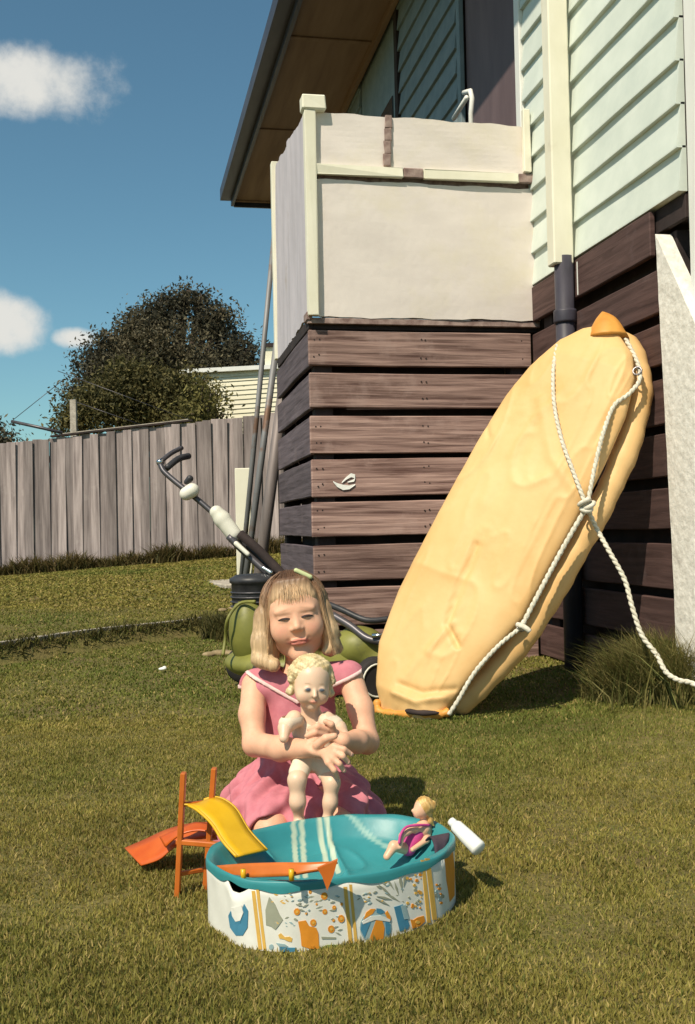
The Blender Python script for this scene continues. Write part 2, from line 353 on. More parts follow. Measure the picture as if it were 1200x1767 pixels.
tag(link('ground', gme, M['ground']), kind='structure')
# ------------------------------------------------------------------ grass
def blades(N, tfun, xr, hmin, hmax, wid, reject=None, seed=1, lean=.55, tone=0):
    r = np.random.default_rng(seed); t = tfun(r.random(N)); half = .36*t+.25
    xc = (r.random(N)*2-1)*half if xr is None else xr[0]+(xr[1]-xr[0])*r.random(N)
    P = np.stack([xc, t, np.zeros(N)], -1); clump = vnoise(P, 7, 5)*.5+vnoise(P, 19, 6)*.5
    keep = (r.random(N) < .72+.5*clump)
    if reject is not None: keep &= ~reject(xc, t)
    xc, t, P, clump = xc[keep], t[keep], P[keep], clump[keep]; n = len(xc)
    z = ground_z(xc, t); h = (hmin+(hmax-hmin)*r.random(n)**1.5)*(1+.45*clump); h = np.maximum(h, .006)
    a = r.random(n)*2*np.pi+.8*vnoise(P, 5, 9); wv = np.stack([np.cos(a), np.sin(a), np.zeros(n)], -1)*(wid*(.6+.8*r.random(n))*(1+t*.12))[:, None]
    ld = r.random(n)*2*np.pi; lm = h*(r.random(n)*lean*1.6); L = np.stack([np.cos(ld)*lm, np.sin(ld)*lm, np.zeros(n)], -1)
    B = np.stack([xc, t, z-.003], -1); up = np.array([0, 0, 1.0])
    p0 = B-wv*.5; p1 = B+wv*.5; mid = B+L*.35+up*(h*.6)[:, None]; p2 = mid-wv*.38; p3 = mid+wv*.38; tip = B+L+up*h[:, None]
    Vv = np.stack([p0, p1, p2, p3, tip], 1).reshape(-1, 3)
    k = np.arange(n)*5; F = np.concatenate([np.stack([k, k+1, k+3], 1), np.stack([k, k+3, k+2], 1), np.stack([k+2, k+3, k+4], 1)])
    X = Vv[:, 0]*math.cos(YAW)+Vv[:, 1]*math.sin(YAW); Y = -Vv[:, 0]*math.sin(YAW)+Vv[:, 1]*math.cos(YAW)
    Vw = np.stack([X, Y, Vv[:, 2]], -1)
    green = np.array([.155, .180, .038]); olive = np.array([.270, .235, .056]); straw = np.array([.40, .31, .11]); dark = np.array([.12, .135, .03])
    patch = np.clip(.62+.9*vnoise(P, .9, 3)+.6*vnoise(P, 2.7, 4)+tone, 0, 1)[:, None]
    c = green*(1-patch)+olive*patch; q = r.random(n)[:, None]
    c = np.where(q < .10+.10*patch, straw, c); c = np.where(q > .90, dark, c); c = c*(.85+.3*r.random(n))[:, None]
    return Vw, F, np.repeat(c, 5, 0)
def in_pool(xc, t):
    a = xc+.022; b = t-1.878; c_, s_ = math.cos(.471), math.sin(.471); return (((a*c_+b*s_)/.226)**2+((-a*s_+b*c_)/.168)**2 < 1)
def rej(xc, t):
    hx = xc*math.cos(YAW)+t*math.sin(YAW); hy = -xc*math.sin(YAW)+t*math.cos(YAW)
    return in_pool(xc, t) | ((hx > .80) & (hy > 4.8) & (hy < 6.0)) | (hx > 1.95)
sets = [blades(520000, lambda u: 1.25+2.6*u**1.35, None, .006, .0155, .0024, rej, 1),
        blades(200000, lambda u: 3.6+4.4*u, None, .007, .017, .005, rej, 2, tone=.15),
        blades(110000, lambda u: 7.4+5.6*u, (-5.2, 1.2), .010, .022, .011, rej, 3, tone=.35)]
sets.append(blades(230000, lambda u: 1.6+7*u**1.2, (-4.6, 2.2), .007, .017, .006, lambda a, b: rej(a, b) | (np.abs(a) < .36*b+.25), 4, tone=.1))
for i in range(4):
    Vw, F, c = sets[i]; tag(link('grass', npmesh(Vw, F, 'grass', c), M['grass']), kind='stuff')
del sets
def tufts(name, pts, n, hmin, hmax, wid, spread, seed, colr=((.10, .11, .03), (.22, .18, .07)), kind=None):
    r = np.random.default_rng(seed); C = np.array(pts)[r.integers(0, len(pts), n)]
    xc = C[:, 0]+r.normal(0, 1, n)*spread*C[:, 2]; t = C[:, 1]+r.normal(0, 1, n)*spread*C[:, 2]
    h = (hmin+(hmax-hmin)*r.random(n))*C[:, 2]; z = ground_z(xc, t)-.01
    a = r.random(n)*2*np.pi; wv = np.stack([np.cos(a), np.sin(a), np.zeros(n)], -1)*wid*(.6+.8*r.random(n))[:, None]
    ld = r.random(n)*2*np.pi; lm = h*(.15+r.random(n)*.9); D = np.stack([np.cos(ld), np.sin(ld), np.zeros(n)], -1)
    B = np.stack([xc, t, z], -1); rows = []
    for s, w in ((0, 1), (.35, .9), (.7, .65)):
        ctr = B+D*(lm*s*s)[:, None]; ctr[:, 2] += h*(s-.22*s*s*(lm/h)); rows += [ctr-wv*w*.5, ctr+wv*w*.5]
    tip = B+D*lm[:, None]; tip[:, 2] += h*(1-.25*lm/h); rows.append(tip)
    Vv = np.stack(rows, 1).reshape(-1, 3); k = np.arange(n)*7
    F = np.concatenate([np.stack([k, k+1, k+3, k+2], 1), np.stack([k+2, k+3, k+5, k+4], 1)]); F3 = np.stack([k+4, k+5, k+6, k+6], 1)
    Ft = np.concatenate([F[:, [0, 1, 2]], F[:, [0, 2, 3]], F3[:, :3]])
    X = Vv[:, 0]*math.cos(YAW)+Vv[:, 1]*math.sin(YAW); Y = -Vv[:, 0]*math.sin(YAW)+Vv[:, 1]*math.cos(YAW)
    q = r.random(n)[:, None]; c = np.array(colr[0])*(1-q)+np.array(colr[1])*q; c *= (.7+.6*r.random(n))[:, None]
    return link(name, npmesh(np.stack([X, Y, Vv[:, 2]], -1), Ft, name, np.repeat(c, 7, 0)), M['grass'])
# long grass at the foot of the wall, right
pts = []
for px_, py_, s in [(1085, 1195, .7), (1120, 1190, 1.1), (1150, 1200, 1.15), (1185, 1205, 1.2), (1060, 1185, .5), (1215, 1215, 1.1), (1100, 1180, .95), (1170, 1190, 1.2), (1250, 1230, 1.1), (1035, 1180, .35)]:
    t_ = 3.86-.0011*(px_-1085); p = pix(px_, py_, t_); pts.append((p[0], t_, s))
tg = tufts('long_grass_clump', pts, 19000, .05, .27, .0042, .065, 11, ((.10, .12, .03), (.26, .21, .08)))
tag(tg, 'tall unmown grass clump at the foot of the white rendered wall', 'grass clump')
pts = [(x, 12.78-.1*abs(math.sin(x*9)), .6+.6*abs(math.sin(x*5.3+1)*math.sin(x*2.1))) for x in np.arange(-5.5, .3, .05)]
tag(tufts('weeds', pts, 9000, .08, .30, .014, .05, 12, ((.07, .07, .02), (.16, .11, .045))), kind='stuff')
pts = [(x, float(edge_t(x))-.03, .5+.4*abs(math.sin(x*7.7))) for x in np.arange(-3.2, -.2, .03)]
tag(tufts('weeds', pts, 3500, .04, .10, .008, .03, 13, ((.07, .075, .02), (.17, .14, .05))), kind='stuff')
p = pix(395, 1075, 6.6); pts = [(p[0]+dx, 6.6+dy, .9) for dx, dy in ((0, 0), (.08, .1), (-.07, .05), (.15, 0), (.02, -.1))]
tag(tufts('grass_tuft', pts, 1400, .08, .24, .009, .06, 14, ((.05, .055, .015), (.12, .10, .035))), 'dark rough grass tuft behind the mower beside the edging strip', 'grass tuft')
# ------------------------------------------------------------------ edging strip and path slab
xs = np.arange(-5.0, -.95, .1); V = []; F = []
for i, x in enumerate(xs):
    te = float(edge_t(x)); z = float(ground_z(x, te+.02, False))
    d = Vector((1, 1.46, 0)).normalized(); nrm = Vector((-d.y, d.x, 0)) if x > -2.87 else Vector((-.3, 1, 0)).normalized()
    w = .045+.01*math.sin(x*13)
    for s, zz in ((0, -.06), (0, .020), (1, .020), (1, -.06)):
        q = Vector((x, te, 0))+nrm*(s*w); V.append(W((q.x, q.y, z+zz+.006*math.sin(x*7))))
    if i:
        a = (i-1)*4
        for k in range(3): F.append((a+k, a+4+k, a+5+k, a+1+k))
tag(link('edging_strip', pymesh(V, F), M['concrete']), kind='structure')
slab = empty('path'); slab['kind'] = 'structure'
for i in range(3):
    x0 = -1.26+.62*i; z = float(ground_z(x0+.1, 9.2, False))-.012
    me = boxmesh(.60, 1.05, .08, .01); o = link('paving_slab', me, M['concrete'], slab, W((x0+.3, 9.3, z))); o.rotation_euler = (.0, -.02, -YAW+.35)
# ================================================================== main house
house = tag(empty('house', (2.4, 6, 0)), 'weatherboard house with pale green siding, brown door and deep brown eave', 'house')
HO = Vector((2.4, 6, 0))
def hbox(name, lo, hi, m, parent=house, org=HO, bev=.003, jit=0.0):
    o = box(name, lo, hi, m, parent, bev, jit); o.location = o.location-org; return o
def weatherboard(y0, y1, z0, pitch, m, X=1.93, name='weatherboard', lip=.024):
    prof = [(X-lip, z0), (X-lip, z0+.006), (X-.003, z0+pitch+.008), (X+.012, z0+pitch+.008), (X+.012, z0), (X-.004, z0)]
    V = []; n = len(prof); N = 6
    for i in range(N+1):
        y = y0+(y1-y0)*i/N; wv = .0015*math.sin(y*5+z0*31)
        for a, b in prof: V.append((a+wv, y, b))
    F = []
    for i in range(N):
        for k in range(n): F.append((i*n+k, i*n+(k+1) % n, (i+1)*n+(k+1) % n, (i+1)*n+k))
    F.append(tuple(range(n))[::-1]); F.append(tuple(range(N*n, N*n+n)))
    c = Vector((X, (y0+y1)/2, z0)); V = [Vector(v)-c for v in V]
    me = pymesh(V, F); bm = bmesh.new(); bm.from_mesh(me); bmesh.ops.recalc_face_normals(bm, faces=bm.faces); bm.to_mesh(me); bm.free()
    return link(name, me, m, house, c-HO)
ZS = 1.895; PIT = .1585
for k in range(18):
    z0 = ZS+k*PIT
    weatherboard(3.345, 4.845, z0, PIT, M['siding'])
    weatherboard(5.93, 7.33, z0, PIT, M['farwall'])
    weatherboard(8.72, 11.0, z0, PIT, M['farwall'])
hbox('wall', (1.945, 3.345, 1.90), (2.05, 4.90, 4.74), M['darkwood'])
hbox('wall', (1.945, 5.90, 1.90), (2.05, 11.0, 4.74), M['darkwood'])
hbox('end_wall', (2.06, 3.36, 1.90), (6.5, 3.46, 4.74), M['siding'])
hbox('end_wall', (2.06, 10.9, 1.90), (6.5, 11.0, 4.74), M['siding'])
hbox('back_wall', (6.5, 3.36, 1.90), (6.6, 11.0, 4.74), M['siding'])
hbox('door_trim', (1.900, 4.850, 1.75), (1.945, 4.915, 3.95), M['white'])
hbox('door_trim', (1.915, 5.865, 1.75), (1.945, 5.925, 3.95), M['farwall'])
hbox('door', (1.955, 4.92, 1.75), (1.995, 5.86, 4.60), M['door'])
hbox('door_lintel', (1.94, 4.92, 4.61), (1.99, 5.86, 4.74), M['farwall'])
dd = hbox('door_seam', (1.950, 4.99, 1.75), (1.9535, 5.02, 3.0), M['darkwood'], bev=0)
hbox('corner_board', (1.90, 7.335, 1.75), (1.945, 7.42, 4.74), M['darkwood'])
hbox('fascia_strip', (1.86, 3.345, 4.60), (1.90, 11.0, 4.66), M['soffit'])
wf = hbox('window', (1.915, 7.45, 2.6), (1.945, 8.70, 4.1), M['farwall'])
for (a, b) in ((7.52, 8.04), (8.11, 8.63)):
    o = box('pane', (1.905, a, 2.68), (1.912, b, 4.02), M['glass'], wf, bev=0); o.location = o.location-Vector((1.93, 8.075, 3.35))
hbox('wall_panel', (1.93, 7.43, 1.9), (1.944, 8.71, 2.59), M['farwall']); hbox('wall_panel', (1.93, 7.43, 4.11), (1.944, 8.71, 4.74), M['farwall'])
# eave
EV = [Vector((1.085, 12.15, 4.66)), Vector((1.19, 7.57, 4.66)), Vector((1.27, 2.2, 4.66))]
def eave_prism(name, off, z0, z1, m):
    V = []; F = []
    for p in EV:
        for dx, z in ((off[0], z0), (off[1], z0), (off[1], z1), (off[0], z1)): V.append(Vector((p.x+dx, p.y, z))-HO)
    for i in range(2):
        for k in range(4): F.append((i*4+k, i*4+(k+1) % 4, i*4+4+(k+1) % 4, i*4+4+k))
    F += [(3, 2, 1, 0), (8, 9, 10, 11)]
    return link(name, pymesh(V, F), m, house)
eave_prism('gutter', (-.16, -.035), 4.665, 4.80, M['gutter'])
eave_prism('fascia', (-.033, .0), 4.60, 4.85, M['gutter'])
# soffit: sheets with cover battens
ys = [2.3, 4.2, 6.1, 8.0, 9.9, 12.1]
def eaveX(y): return float(np.interp(y, [2.2, 7.57, 12.15], [1.27, 1.19, 1.085]))
for i in range(5):
    a, b = ys[i]+.004, ys[i+1]-.004
    V = [(eaveX(a)+.003, a, 4.66), (1.94, a, 4.66), (1.94, b, 4.66), (eaveX(b)+.003, b, 4.66)]; V = [Vector(v)-HO for v in V]; V += [v+Vector((0, 0, .02)) for v in V]
    link('soffit_sheet', pymesh(V, [(0, 1, 2, 3), (7, 6, 5, 4), (0, 4, 5, 1), (1, 5, 6, 2), (2, 6, 7, 3), (3, 7, 4, 0)]), M['soffit'], house)
    hbox('soffit_batten', (eaveX(b)+.01, b-.02, 4.645), (1.86, b+.025, 4.659), M['soffit'])
hbox('soffit_sheet', (1.95, 11.0, 4.66), (6.8, 12.1, 4.68), M['soffit'])
V = [(.98, 12.2, 4.86), (.98+.14, 2.1, 4.86), (7.2, 2.1, 4.86), (7.2, 12.2, 4.86), (4.1, 4.9, 6.2), (4.1, 9.4, 6.2)]; V = [Vector(v)-HO for v in V]
link('roof', pymesh(V, [(0, 1, 4, 5), (1, 2, 4), (2, 3, 5, 4), (3, 0, 5), (3, 2, 1, 0)]), M['rooftile'], house)
hbox('end_fascia', (1.09, 12.155, 4.60), (7.0, 12.185, 4.85), M['gutter'])
# floor frame, sub-floor boards
hbox('floor', (1.96, 3.36, 1.82), (6.5, 11.0, 1.885), M['darkwood'])
hbox('bearer', (1.935, 3.35, 1.80), (1.955, 11.0, 1.892), M['darkwood'])
hbox('underfloor_wall', (2.7, 2.4, -.05), (2.78, 11, 1.81), M['darkwood'])
hbox('underfloor_wall', (2.05, 4.85, -.05), (2.7, 4.93, 1.81), M['darkwood'])
def plank(name, lo, hi, m, parent, org, axis):
    lo = Vector(lo); hi = Vector(hi); s = hi-lo; N = 8; L = s[axis]
    bm = bmesh.new(); bmesh.ops.create_cube(bm, size=1)
    for v in bm.verts: v.co = Vector((v.co.x*s.x, v.co.y*s.y, v.co.z*s.z))
    bmesh.ops.bevel(bm, geom=bm.edges[:], offset=.004, segments=1, affect='EDGES')
    es = [e for e in bm.edges if abs((e.verts[0].co-e.verts[1].co)[axis]) > L*.8]
    bmesh.ops.subdivide_edges(bm, edges=es, cuts=N-1, use_grid_fill=False)
    ph = random.random()*9
    for v in bm.verts:
        a = v.co[axis]; v.co.z += .0012*math.sin(a*5+ph)+.0008*math.sin(a*23+ph*2)*(1 if v.co.z > 0 else -1)
        v.co[1-axis] += .002*math.sin(a*5+ph*3)
    me = bpy.data.meshes.new('plank'); bm.to_mesh(me); bm.free()
    o = link(name, me, m, parent, (lo+hi)/2-org); o.rotation_euler[1 if axis == 0 else 0] = random.uniform(-.004, .004); return o
PT = [1.655-.2065*k for k in range(8)]          # board tops
plank('subfloor_board', (1.905, 3.56, 1.712), (1.930, 4.80, 1.885), M['board_wall'], house, HO, 1)
for k, zt in enumerate(PT):
    g = .026+.010*math.sin(k*2.1)
    plank('subfloor_board', (1.905, 3.44, max(zt-.2065+g+.012, .03)), (1.930, 4.785, zt-.006), M['board_wall'], house, HO, 1)
hbox('stump', (1.960, 3.46, -.05), (2.03, 3.55, 1.79), M['darkwood']); hbox('stump', (1.935, 4.60, -.05), (2.03, 4.70, 1.79), M['darkwood'])
hbox('subfloor_backing', (1.99, 3.56, -.05), (2.0, 4.59, 1.79), M['darkwood'], bev=0)
# downpipe box and dark pipe
dp = tag(empty('downpipe', (1.87, 4.27, 0)), 'cream square downpipe with a dark lower pipe on the pale green siding', 'downpipe'); DO = Vector((1.87, 4.27, 0))
hbox('square_pipe', (1.800, 4.235, 1.862), (1.895, 4.315, 4.6), M['cream'], dp, DO, bev=.006)
o = tube('lower_pipe', [(0, 0.0, 1.90), (0.0, .0, 1.0), (0, 0, .02)], .043, M['pipe'], dp, 16); o.location = (-.01, 0, 0)
lathe('pipe_collar', [(.050, 0), (.052, .01), (.052, .05), (.050, .06)], M['pipe'], dp, 16, (-.01, 0, 1.60))
hbox('pipe_strip', (1.905, 4.225, 1.72), (1.912, 4.236, 1.87), M['white'], dp, DO, bev=.001)
# white post at the corner of the house
wp = tag(empty('white_post', (1.98, 3.25, 0)), 'tall white corner post at the right edge of the siding', 'post'); WO = Vector((1.98, 3.25, 0))
hbox('post', (1.925, 3.20, 1.36), (2.02, 3.312, 4.6), M['white'], wp, WO); hbox('lower_post', (1.960, 3.21, -.05), (2.02, 3.305, 1.298), M['white'], wp, WO); hbox('post_foot', (1.915, 3.19, 1.30), (2.03, 3.322, 1.355), M['white'], wp, WO)
# white rendered stair wall (thick, sloping top)
pa = onX(1131, 404, 1.888); pb = onX(1163, 1010, 1.888); pc = onX(1203, 566, 1.888)
prof = [(pb.y-.005, -.1), (pb.y, pb.z), (pa.y, pa.z), (pc.y, pc.z), (pc.y-(pc.z-.1)*(pa.y-pc.y)/(pa.z-pc.z), .1), (pc.y-(pc.z-.1)*(pa.y-pc.y)/(pa.z-pc.z), -.1)]
V = []; F = []
pr = []
for i in range(len(prof)):
    a = Vector((*prof[i], 0)); b = Vector((*prof[(i+1) % len(prof)], 0)); n = max(1, int((b-a).length/.04))
    for k in range(n):
        q = a+(b-a)*k/n; j = .0015; pr.append((q.x+random.uniform(-j, j), q.y+random.uniform(-j, j)))
n = len(pr)
for X in (1.888, 1.955):
    for a, b in pr: V.append(Vector((X, a, b))-Vector((1.96, 3.2, 0)))
F = [tuple(range(n)), tuple(range(n, 2*n))[::-1]]+[(k, n+k, n+(k+1) % n, (k+1) % n) for k in range(n)]
me = pymesh(V, F); bm = bmesh.new(); bm.from_mesh(me); bmesh.ops.recalc_face_normals(bm, faces=bm.faces); bm.to_mesh(me); bm.free()
tag(link('stair_wall', me, M['render'], None, (1.96, 3.2, 0)), 'rough white rendered wall with a steep sloping top beside the dark boards', 'wall')
# ================================================================== porch
porch = tag(empty('porch', (1.35, 5.4, 0)), 'raised porch of brown horizontal boards with a white sheeted balustrade', 'porch'); PO = Vector((1.35, 5.4, 0))
def pbox(name, lo, hi, m, bev=.003, jit=0.0): return hbox(name, lo, hi, m, porch, PO, bev, jit)
for k, zt in enumerate(PT):
    g = .028+.009*math.sin(k*1.7+.5); lo_z = max(zt-.2065+g+.004, .02)
    b = plank('front_board', (.772+.004*math.sin(k*3), 4.787, lo_z), (1.900, 4.812, zt), M['board_x'], porch, PO, 0)
    if k == 3:
        for (cx, cz, w, h_) in ((.965, .945, .055, .020), (.955, .905, .062, .018)):
            pass
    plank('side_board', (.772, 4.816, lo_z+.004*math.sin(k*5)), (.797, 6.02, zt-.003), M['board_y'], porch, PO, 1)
    plank('back_board', (.80, 6.0, lo_z), (1.90, 6.025, zt), M['board_x'], porch, PO, 0)
V = []; F = []
for k, zt in enumerate(PT):
    for xx in (.800, .825, 1.33, 1.355, 1.85):
        for dz in (-.045, -.125):
            c = (xx+random.uniform(-.004, .004)-PO.x, 4.7852-PO.y, zt+dz+random.uniform(-.008, .008)); b0 = len(V); r = .0042
            for q in range(6): V.append((c[0]+r*math.cos(q*1.047), c[1], c[2]+r*math.sin(q*1.047)))
            for q in range(6): V.append((c[0]+r*math.cos(q*1.047), c[1]+.004, c[2]+r*math.sin(q*1.047)))
            F += [tuple(range(b0, b0+6))]+[(b0+q, b0+(q+1) % 6, b0+6+(q+1) % 6, b0+6+q) for q in range(6)]
tag(link('nail_heads', pymesh(V, F), M['darkwood'], porch), kind='stuff')
for (x, y) in ((.80, 4.816), (1.80, 4.816), (.80, 5.93)): pbox('stump', (x, y, -.05), (x+.09, y+.08, 1.66), M['darkwood'])
pbox('shade_backing', (.90, 4.905, -.05), (1.80, 4.915, 1.655), M['darkwood'], bev=0)  # dark sheets added behind front and side boards, standing in for shade in gaps
pbox('shade_backing', (.892, 4.92, -.05), (.902, 5.92, 1.655), M['darkwood'], bev=0)
pbox('gap_backing', (.835, 4.792, 1.72), (1.93, 4.80, 2.68), M['wornwood'], bev=0)  # added backing that closes the rail gap and keeps sky light out
pbox('floor', (.80, 4.80, 1.662), (1.94, 6.0, 1.70), M['darkwood'])
pbox('side_sill', (.776, 4.80, 1.664), (.800, 5.99, 1.716), M['darkwood'])
pbox('sill', (.768, 4.772, 1.684), (1.945, 4.795, 1.712), M['wornwood'], jit=.002)
# white painted smear on the fourth board
def smear(name, pts, w):
    V = []; F = []; n = len(pts)
    for i, p_ in enumerate(pts):
        q = onY(p_[0], p_[1], 4.786); t_ = i/(n-1); ww = w*(math.sin(math.pi*min(max(t_, .06), .94)))
        for s in (-1, 1): V.append((q.x-PO.x, 4.7835-PO.y+.001*s, q.z+s*ww/2))
        for s in (-1, 1): V.append((q.x-PO.x, 4.7865-PO.y, q.z+s*ww/2))
        if i:
            a = (i-1)*4; F += [(a, a+4, a+5, a+1), (a+2, a, a+4, a+6), (a+1, a+5, a+7, a+3)]
    return link(name, pymesh(V, F), M['white'], porch)
smear('paint_smear', [(590, 833), (597, 826), (606, 820), (613, 822), (611, 829), (600, 832)], .020)
smear('paint_smear', [(575, 831), (582, 837), (592, 841), (603, 841), (613, 836)], .026)
# sheets
def wavy_sheet(name, lo, hi, m, axis, amp=.003, top=None):
    lo = Vector(lo); hi = Vector(hi); N = 22; K = 10; V = []; F = []; ph = random.random()*7
    for side in (0, 1):
        for i in range(N+1):
            for k in range(K+1):
                u = i/N; v = k/K; zt = hi.z if top is None else hi.z+(top-hi.z)*u
                p_ = [0, 0, lo.z+(zt-lo.z)*v]; p_[axis] = lo[axis]+(hi[axis]-lo[axis])*u; p_[1-axis] = (lo[1-axis] if side == 0 else hi[1-axis])+amp*math.sin(u*6+ph+v*3)+amp*.5*math.sin(u*17+v*9)
                if k in (0, K): p_[2] += .003*math.sin(u*19+ph)+.002*math.sin(u*47)
                V.append(Vector(p_)-PO)
    n = (N+1)*(K+1)
    for i in range(N):
        for k in range(K):
            a = i*(K+1)+k; F.append((a, a+1, a+K+2, a+K+1)); F.append((n+a, n+a+K+1, n+a+K+2, n+a+1))
    for i in range(N):
        for k in (0, K): a = i*(K+1)+k; F.append((a, a+K+1, n+a+K+1, n+a))
    for i in (0, N):
        for k in range(K): a = i*(K+1)+k; F.append((a, a+1, n+a+1, n+a))
    me = pymesh(V, F); bm = bmesh.new(); bm.from_mesh(me); bmesh.ops.recalc_face_normals(bm, faces=bm.faces); bm.to_mesh(me); bm.free()
    return link(name, me, m, porch)
wavy_sheet('lower_panel', (.822, 4.768, 1.716), (1.945, 4.780, 2.378), M['panel'], 0)
wavy_sheet('upper_panel', (.822, 4.766, 2.43), (1.902, 4.778, 2.702), M['panel'], 0, .0025, 2.690)
for a, b in ((.782, 1.25), (1.352, 1.84), (1.925, 1.955)): pbox('rail', (a, 4.742, 2.398), (b, 4.772, 2.446), M['cream'], jit=.003)
for a, b in ((1.252, 1.350), (1.842, 1.923)): pbox('bare_rail', (a, 4.743, 2.400), (b, 4.772, 2.444), M['wornwood'], jit=.002)
for k in range(4): pbox('batten', (1.155+.004*k, 4.752, 2.452+.063*k), (1.192+.003*k, 4.764, 2.513+.063*k), M['wornwood'] if k != 9 else M['cream'], jit=.003)
pbox('corner_post', (.768, 4.735, 1.72), (.820, 4.784, 2.70), M['cream'], jit=.002)
pbox('post_cap', (.757, 4.728, 2.702), (.872, 4.80, 2.772), M['cream'], bev=.006, jit=.002)
pbox('end_post', (1.868, 4.732, 2.45), (1.903, 4.764, 2.765), M['cream'], jit=.002)
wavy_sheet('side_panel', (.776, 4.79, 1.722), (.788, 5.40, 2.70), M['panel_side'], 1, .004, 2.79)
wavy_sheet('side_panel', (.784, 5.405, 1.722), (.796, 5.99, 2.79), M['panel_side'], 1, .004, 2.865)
pbox('side_rail', (.79, 4.80, 2.60), (.82, 5.95, 2.66), M['darkwood'])
pbox('back_post', (.765, 5.99, 1.72), (.83, 6.05, 2.905), M['cream'])
pbox('corner_block', (.762, 4.765, 1.70), (.790, 4.86, 1.74), M['wornwood'])
# white hand rail bracket by the door
gb = tag(empty('hand_rail', (1.80, 5.6, 2.7)), 'white bent metal hand rail bracket in front of the brown door', 'hand rail')
a = onX(801, 160, 1.78); b = onX(812, 157, 1.78); c = onX(815, 170, 1.78); d = onX(813, 196, 1.78); e = Vector((d.x, d.y, 1.70))
tube('rail_bar', [Vector(q)-Vector((1.80, 5.6, 2.7)) for q in (a, b, c, d, e)], .014, M['white'], gb, 8)
a = onX(783, 205, 1.70); b = onX(806, 168, 1.70); tube('brace', [Vector(q)-Vector((1.80, 5.6, 2.7)) for q in (a, b)], .013, M['white'], gb, 8)
# ================================================================== fence
def rotz(o): o.rotation_euler = (0, 0, -YAW); return o
fe = tag(empty('paling_fence', W((-3, 12.9, 0)), -YAW), 'grey weathered timber paling fence across the back of the lawn', 'fence')
k = 0; x = -9.0
while x < 3.2:
    w_ = .105+random.uniform(-.010, .012); fr = k % 2
    zb = float(ground_z(x, 12.9, False))-.03; zt = 1.87+.0915*(x+4.42)+random.uniform(-.012, .012)
    me = boxmesh(w_+.008, .014, zt-zb, .003)
    o = link('paling', me, M['fence'], fe, (x+3, (-.021 if fr else 0)+random.uniform(-.003, .003), (zt+zb)/2)); o.rotation_euler = (random.uniform(-.012, .012), random.uniform(-.008, .008), random.uniform(-.03, .03))
    x += w_; k += 1
def fbeam(name, x0, x1, z0f, hgt, dep, y, m):
    V = []; F = []
    for xx in (x0, x1):
        for dy, dz in ((0, 0), (dep, 0), (dep, hgt), (0, hgt)): V.append((xx+3, y+dy, z0f(xx)+dz))
    F = [(0, 1, 5, 4), (1, 2, 6, 5), (2, 3, 7, 6), (3, 0, 4, 7), (3, 2, 1, 0), (4, 5, 6, 7)]
    return link(name, pymesh(V, F), m, fe)
topz = lambda xx: 1.87+.0915*(xx+4.42)
fbeam('rail', -9, 3.2, lambda q: topz(q)-.30, .08, .05, .012, M['fence']); fbeam('rail', -9, 3.2, lambda q: topz(q)-1.4, .08, .05, .012, M['fence'])
fbeam('capping', -3.75, -1.95, lambda q: topz(q)+.014, .022, .10, -.045, M['darkwood'])
fbeam('capping_lath', -3.6, -2.0, lambda q: topz(q)+.037, .012, .03, -.02, M['concrete'])
# ------------------------------------------------------------------ clothes line behind the fence
cl = tag(empty('clothes_line', W((-3.78, 14, 0)), -YAW), 'grey clothes line post with a sloping arm and thin wires behind the fence', 'clothes line')
def P14(px_, py_, t_=14.0): q = pix(px_, py_, t_); return (q[0]+3.78, q[1]-14, q[2])
a = P14(127, 690); me = boxmesh(.085, .07, a[2], .004, (a[0], 0, a[2]/2)); link('post', me, M['concrete'], cl)
tube('arm', [P14(20, 727), P14(75, 739), P14(108, 747)], .022, M['steel_dark'], cl)
for (p0, p1) in (((100, 640), (330, 726)), ((20, 727), (110, 655)), ((127, 692), (250, 735))): tube('wire', [P14(*p0, 14.1), P14(*p1, 14.1)], .005, M['steel_dark'], cl, 5)
# ------------------------------------------------------------------ neighbour's shed
sh = tag(empty('garden_shed', W((-1.9, 17, 0)), -YAW), 'cream boarded shed with a flat roof behind the fence', 'shed')
q0 = pix(315, 640, 17); q1 = pix(446, 628, 17); xL = q0[0]+1.9; xR = .75+.9; zt = q0[2]
for k in range(42):
    z = .2+k*.078
    if z+.078 > zt: break
V = []; F = []
for k in range(44):
    z = zt-.075-(k+1)*.078
    if z < -.1: break
    i0 = len(V)
    for xx in (xL+.03, xR):
        slope = .045*(xx-xL)
        V += [(xx, -.016, z+slope), (xx, 0, z+.078+slope), (xx, .02, z+.078+slope), (xx, .02, z+slope)]
    F += [(i0, i0+4, i0+5, i0+1), (i0, i0+3, i0+7, i0+4), (i0+3, i0, i0+1, i0+2), (i0+4, i0+7, i0+6, i0+5)]
M['shed'] = material('cream_shed_paint', (.70, .66, .50), (.78, .74, .58), scale=(1, 1, 6), rough=.7)
tag(link('siding', pymesh(V, F), M['shed'], sh), kind='stuff')
for nm, lo, hi in (('side_wall', (xL+.03, .03, -.1), (xL+.08, 2.6, zt-.09)), ('back_wall', (xL+.09, 2.55, -.1), (xR, 2.6, zt-.09)), ('side_wall', (xR-.05, .03, -.1), (xR-.001, 2.54, zt-.09))):
    me = boxmesh(hi[0]-lo[0], hi[1]-lo[1], hi[2]-lo[2], 0, tuple((lo[i]+hi[i])/2 for i in range(3))); link(nm, me, M['shed'], sh)
qa = pix(456, 592, 17); X2 = qa[0]+1.9; z2 = qa[2]
me = boxmesh(1.4, 1.6, z2+.1, 0, (X2+.7, .9, (z2-.1)/2)); link('upper_wall', me, M['shed'], sh)
me = boxmesh(1.5, 1.7, .06, 0, (X2+.7, .9, z2-.02)); link('upper_roof', me, M['darkwood'], sh)
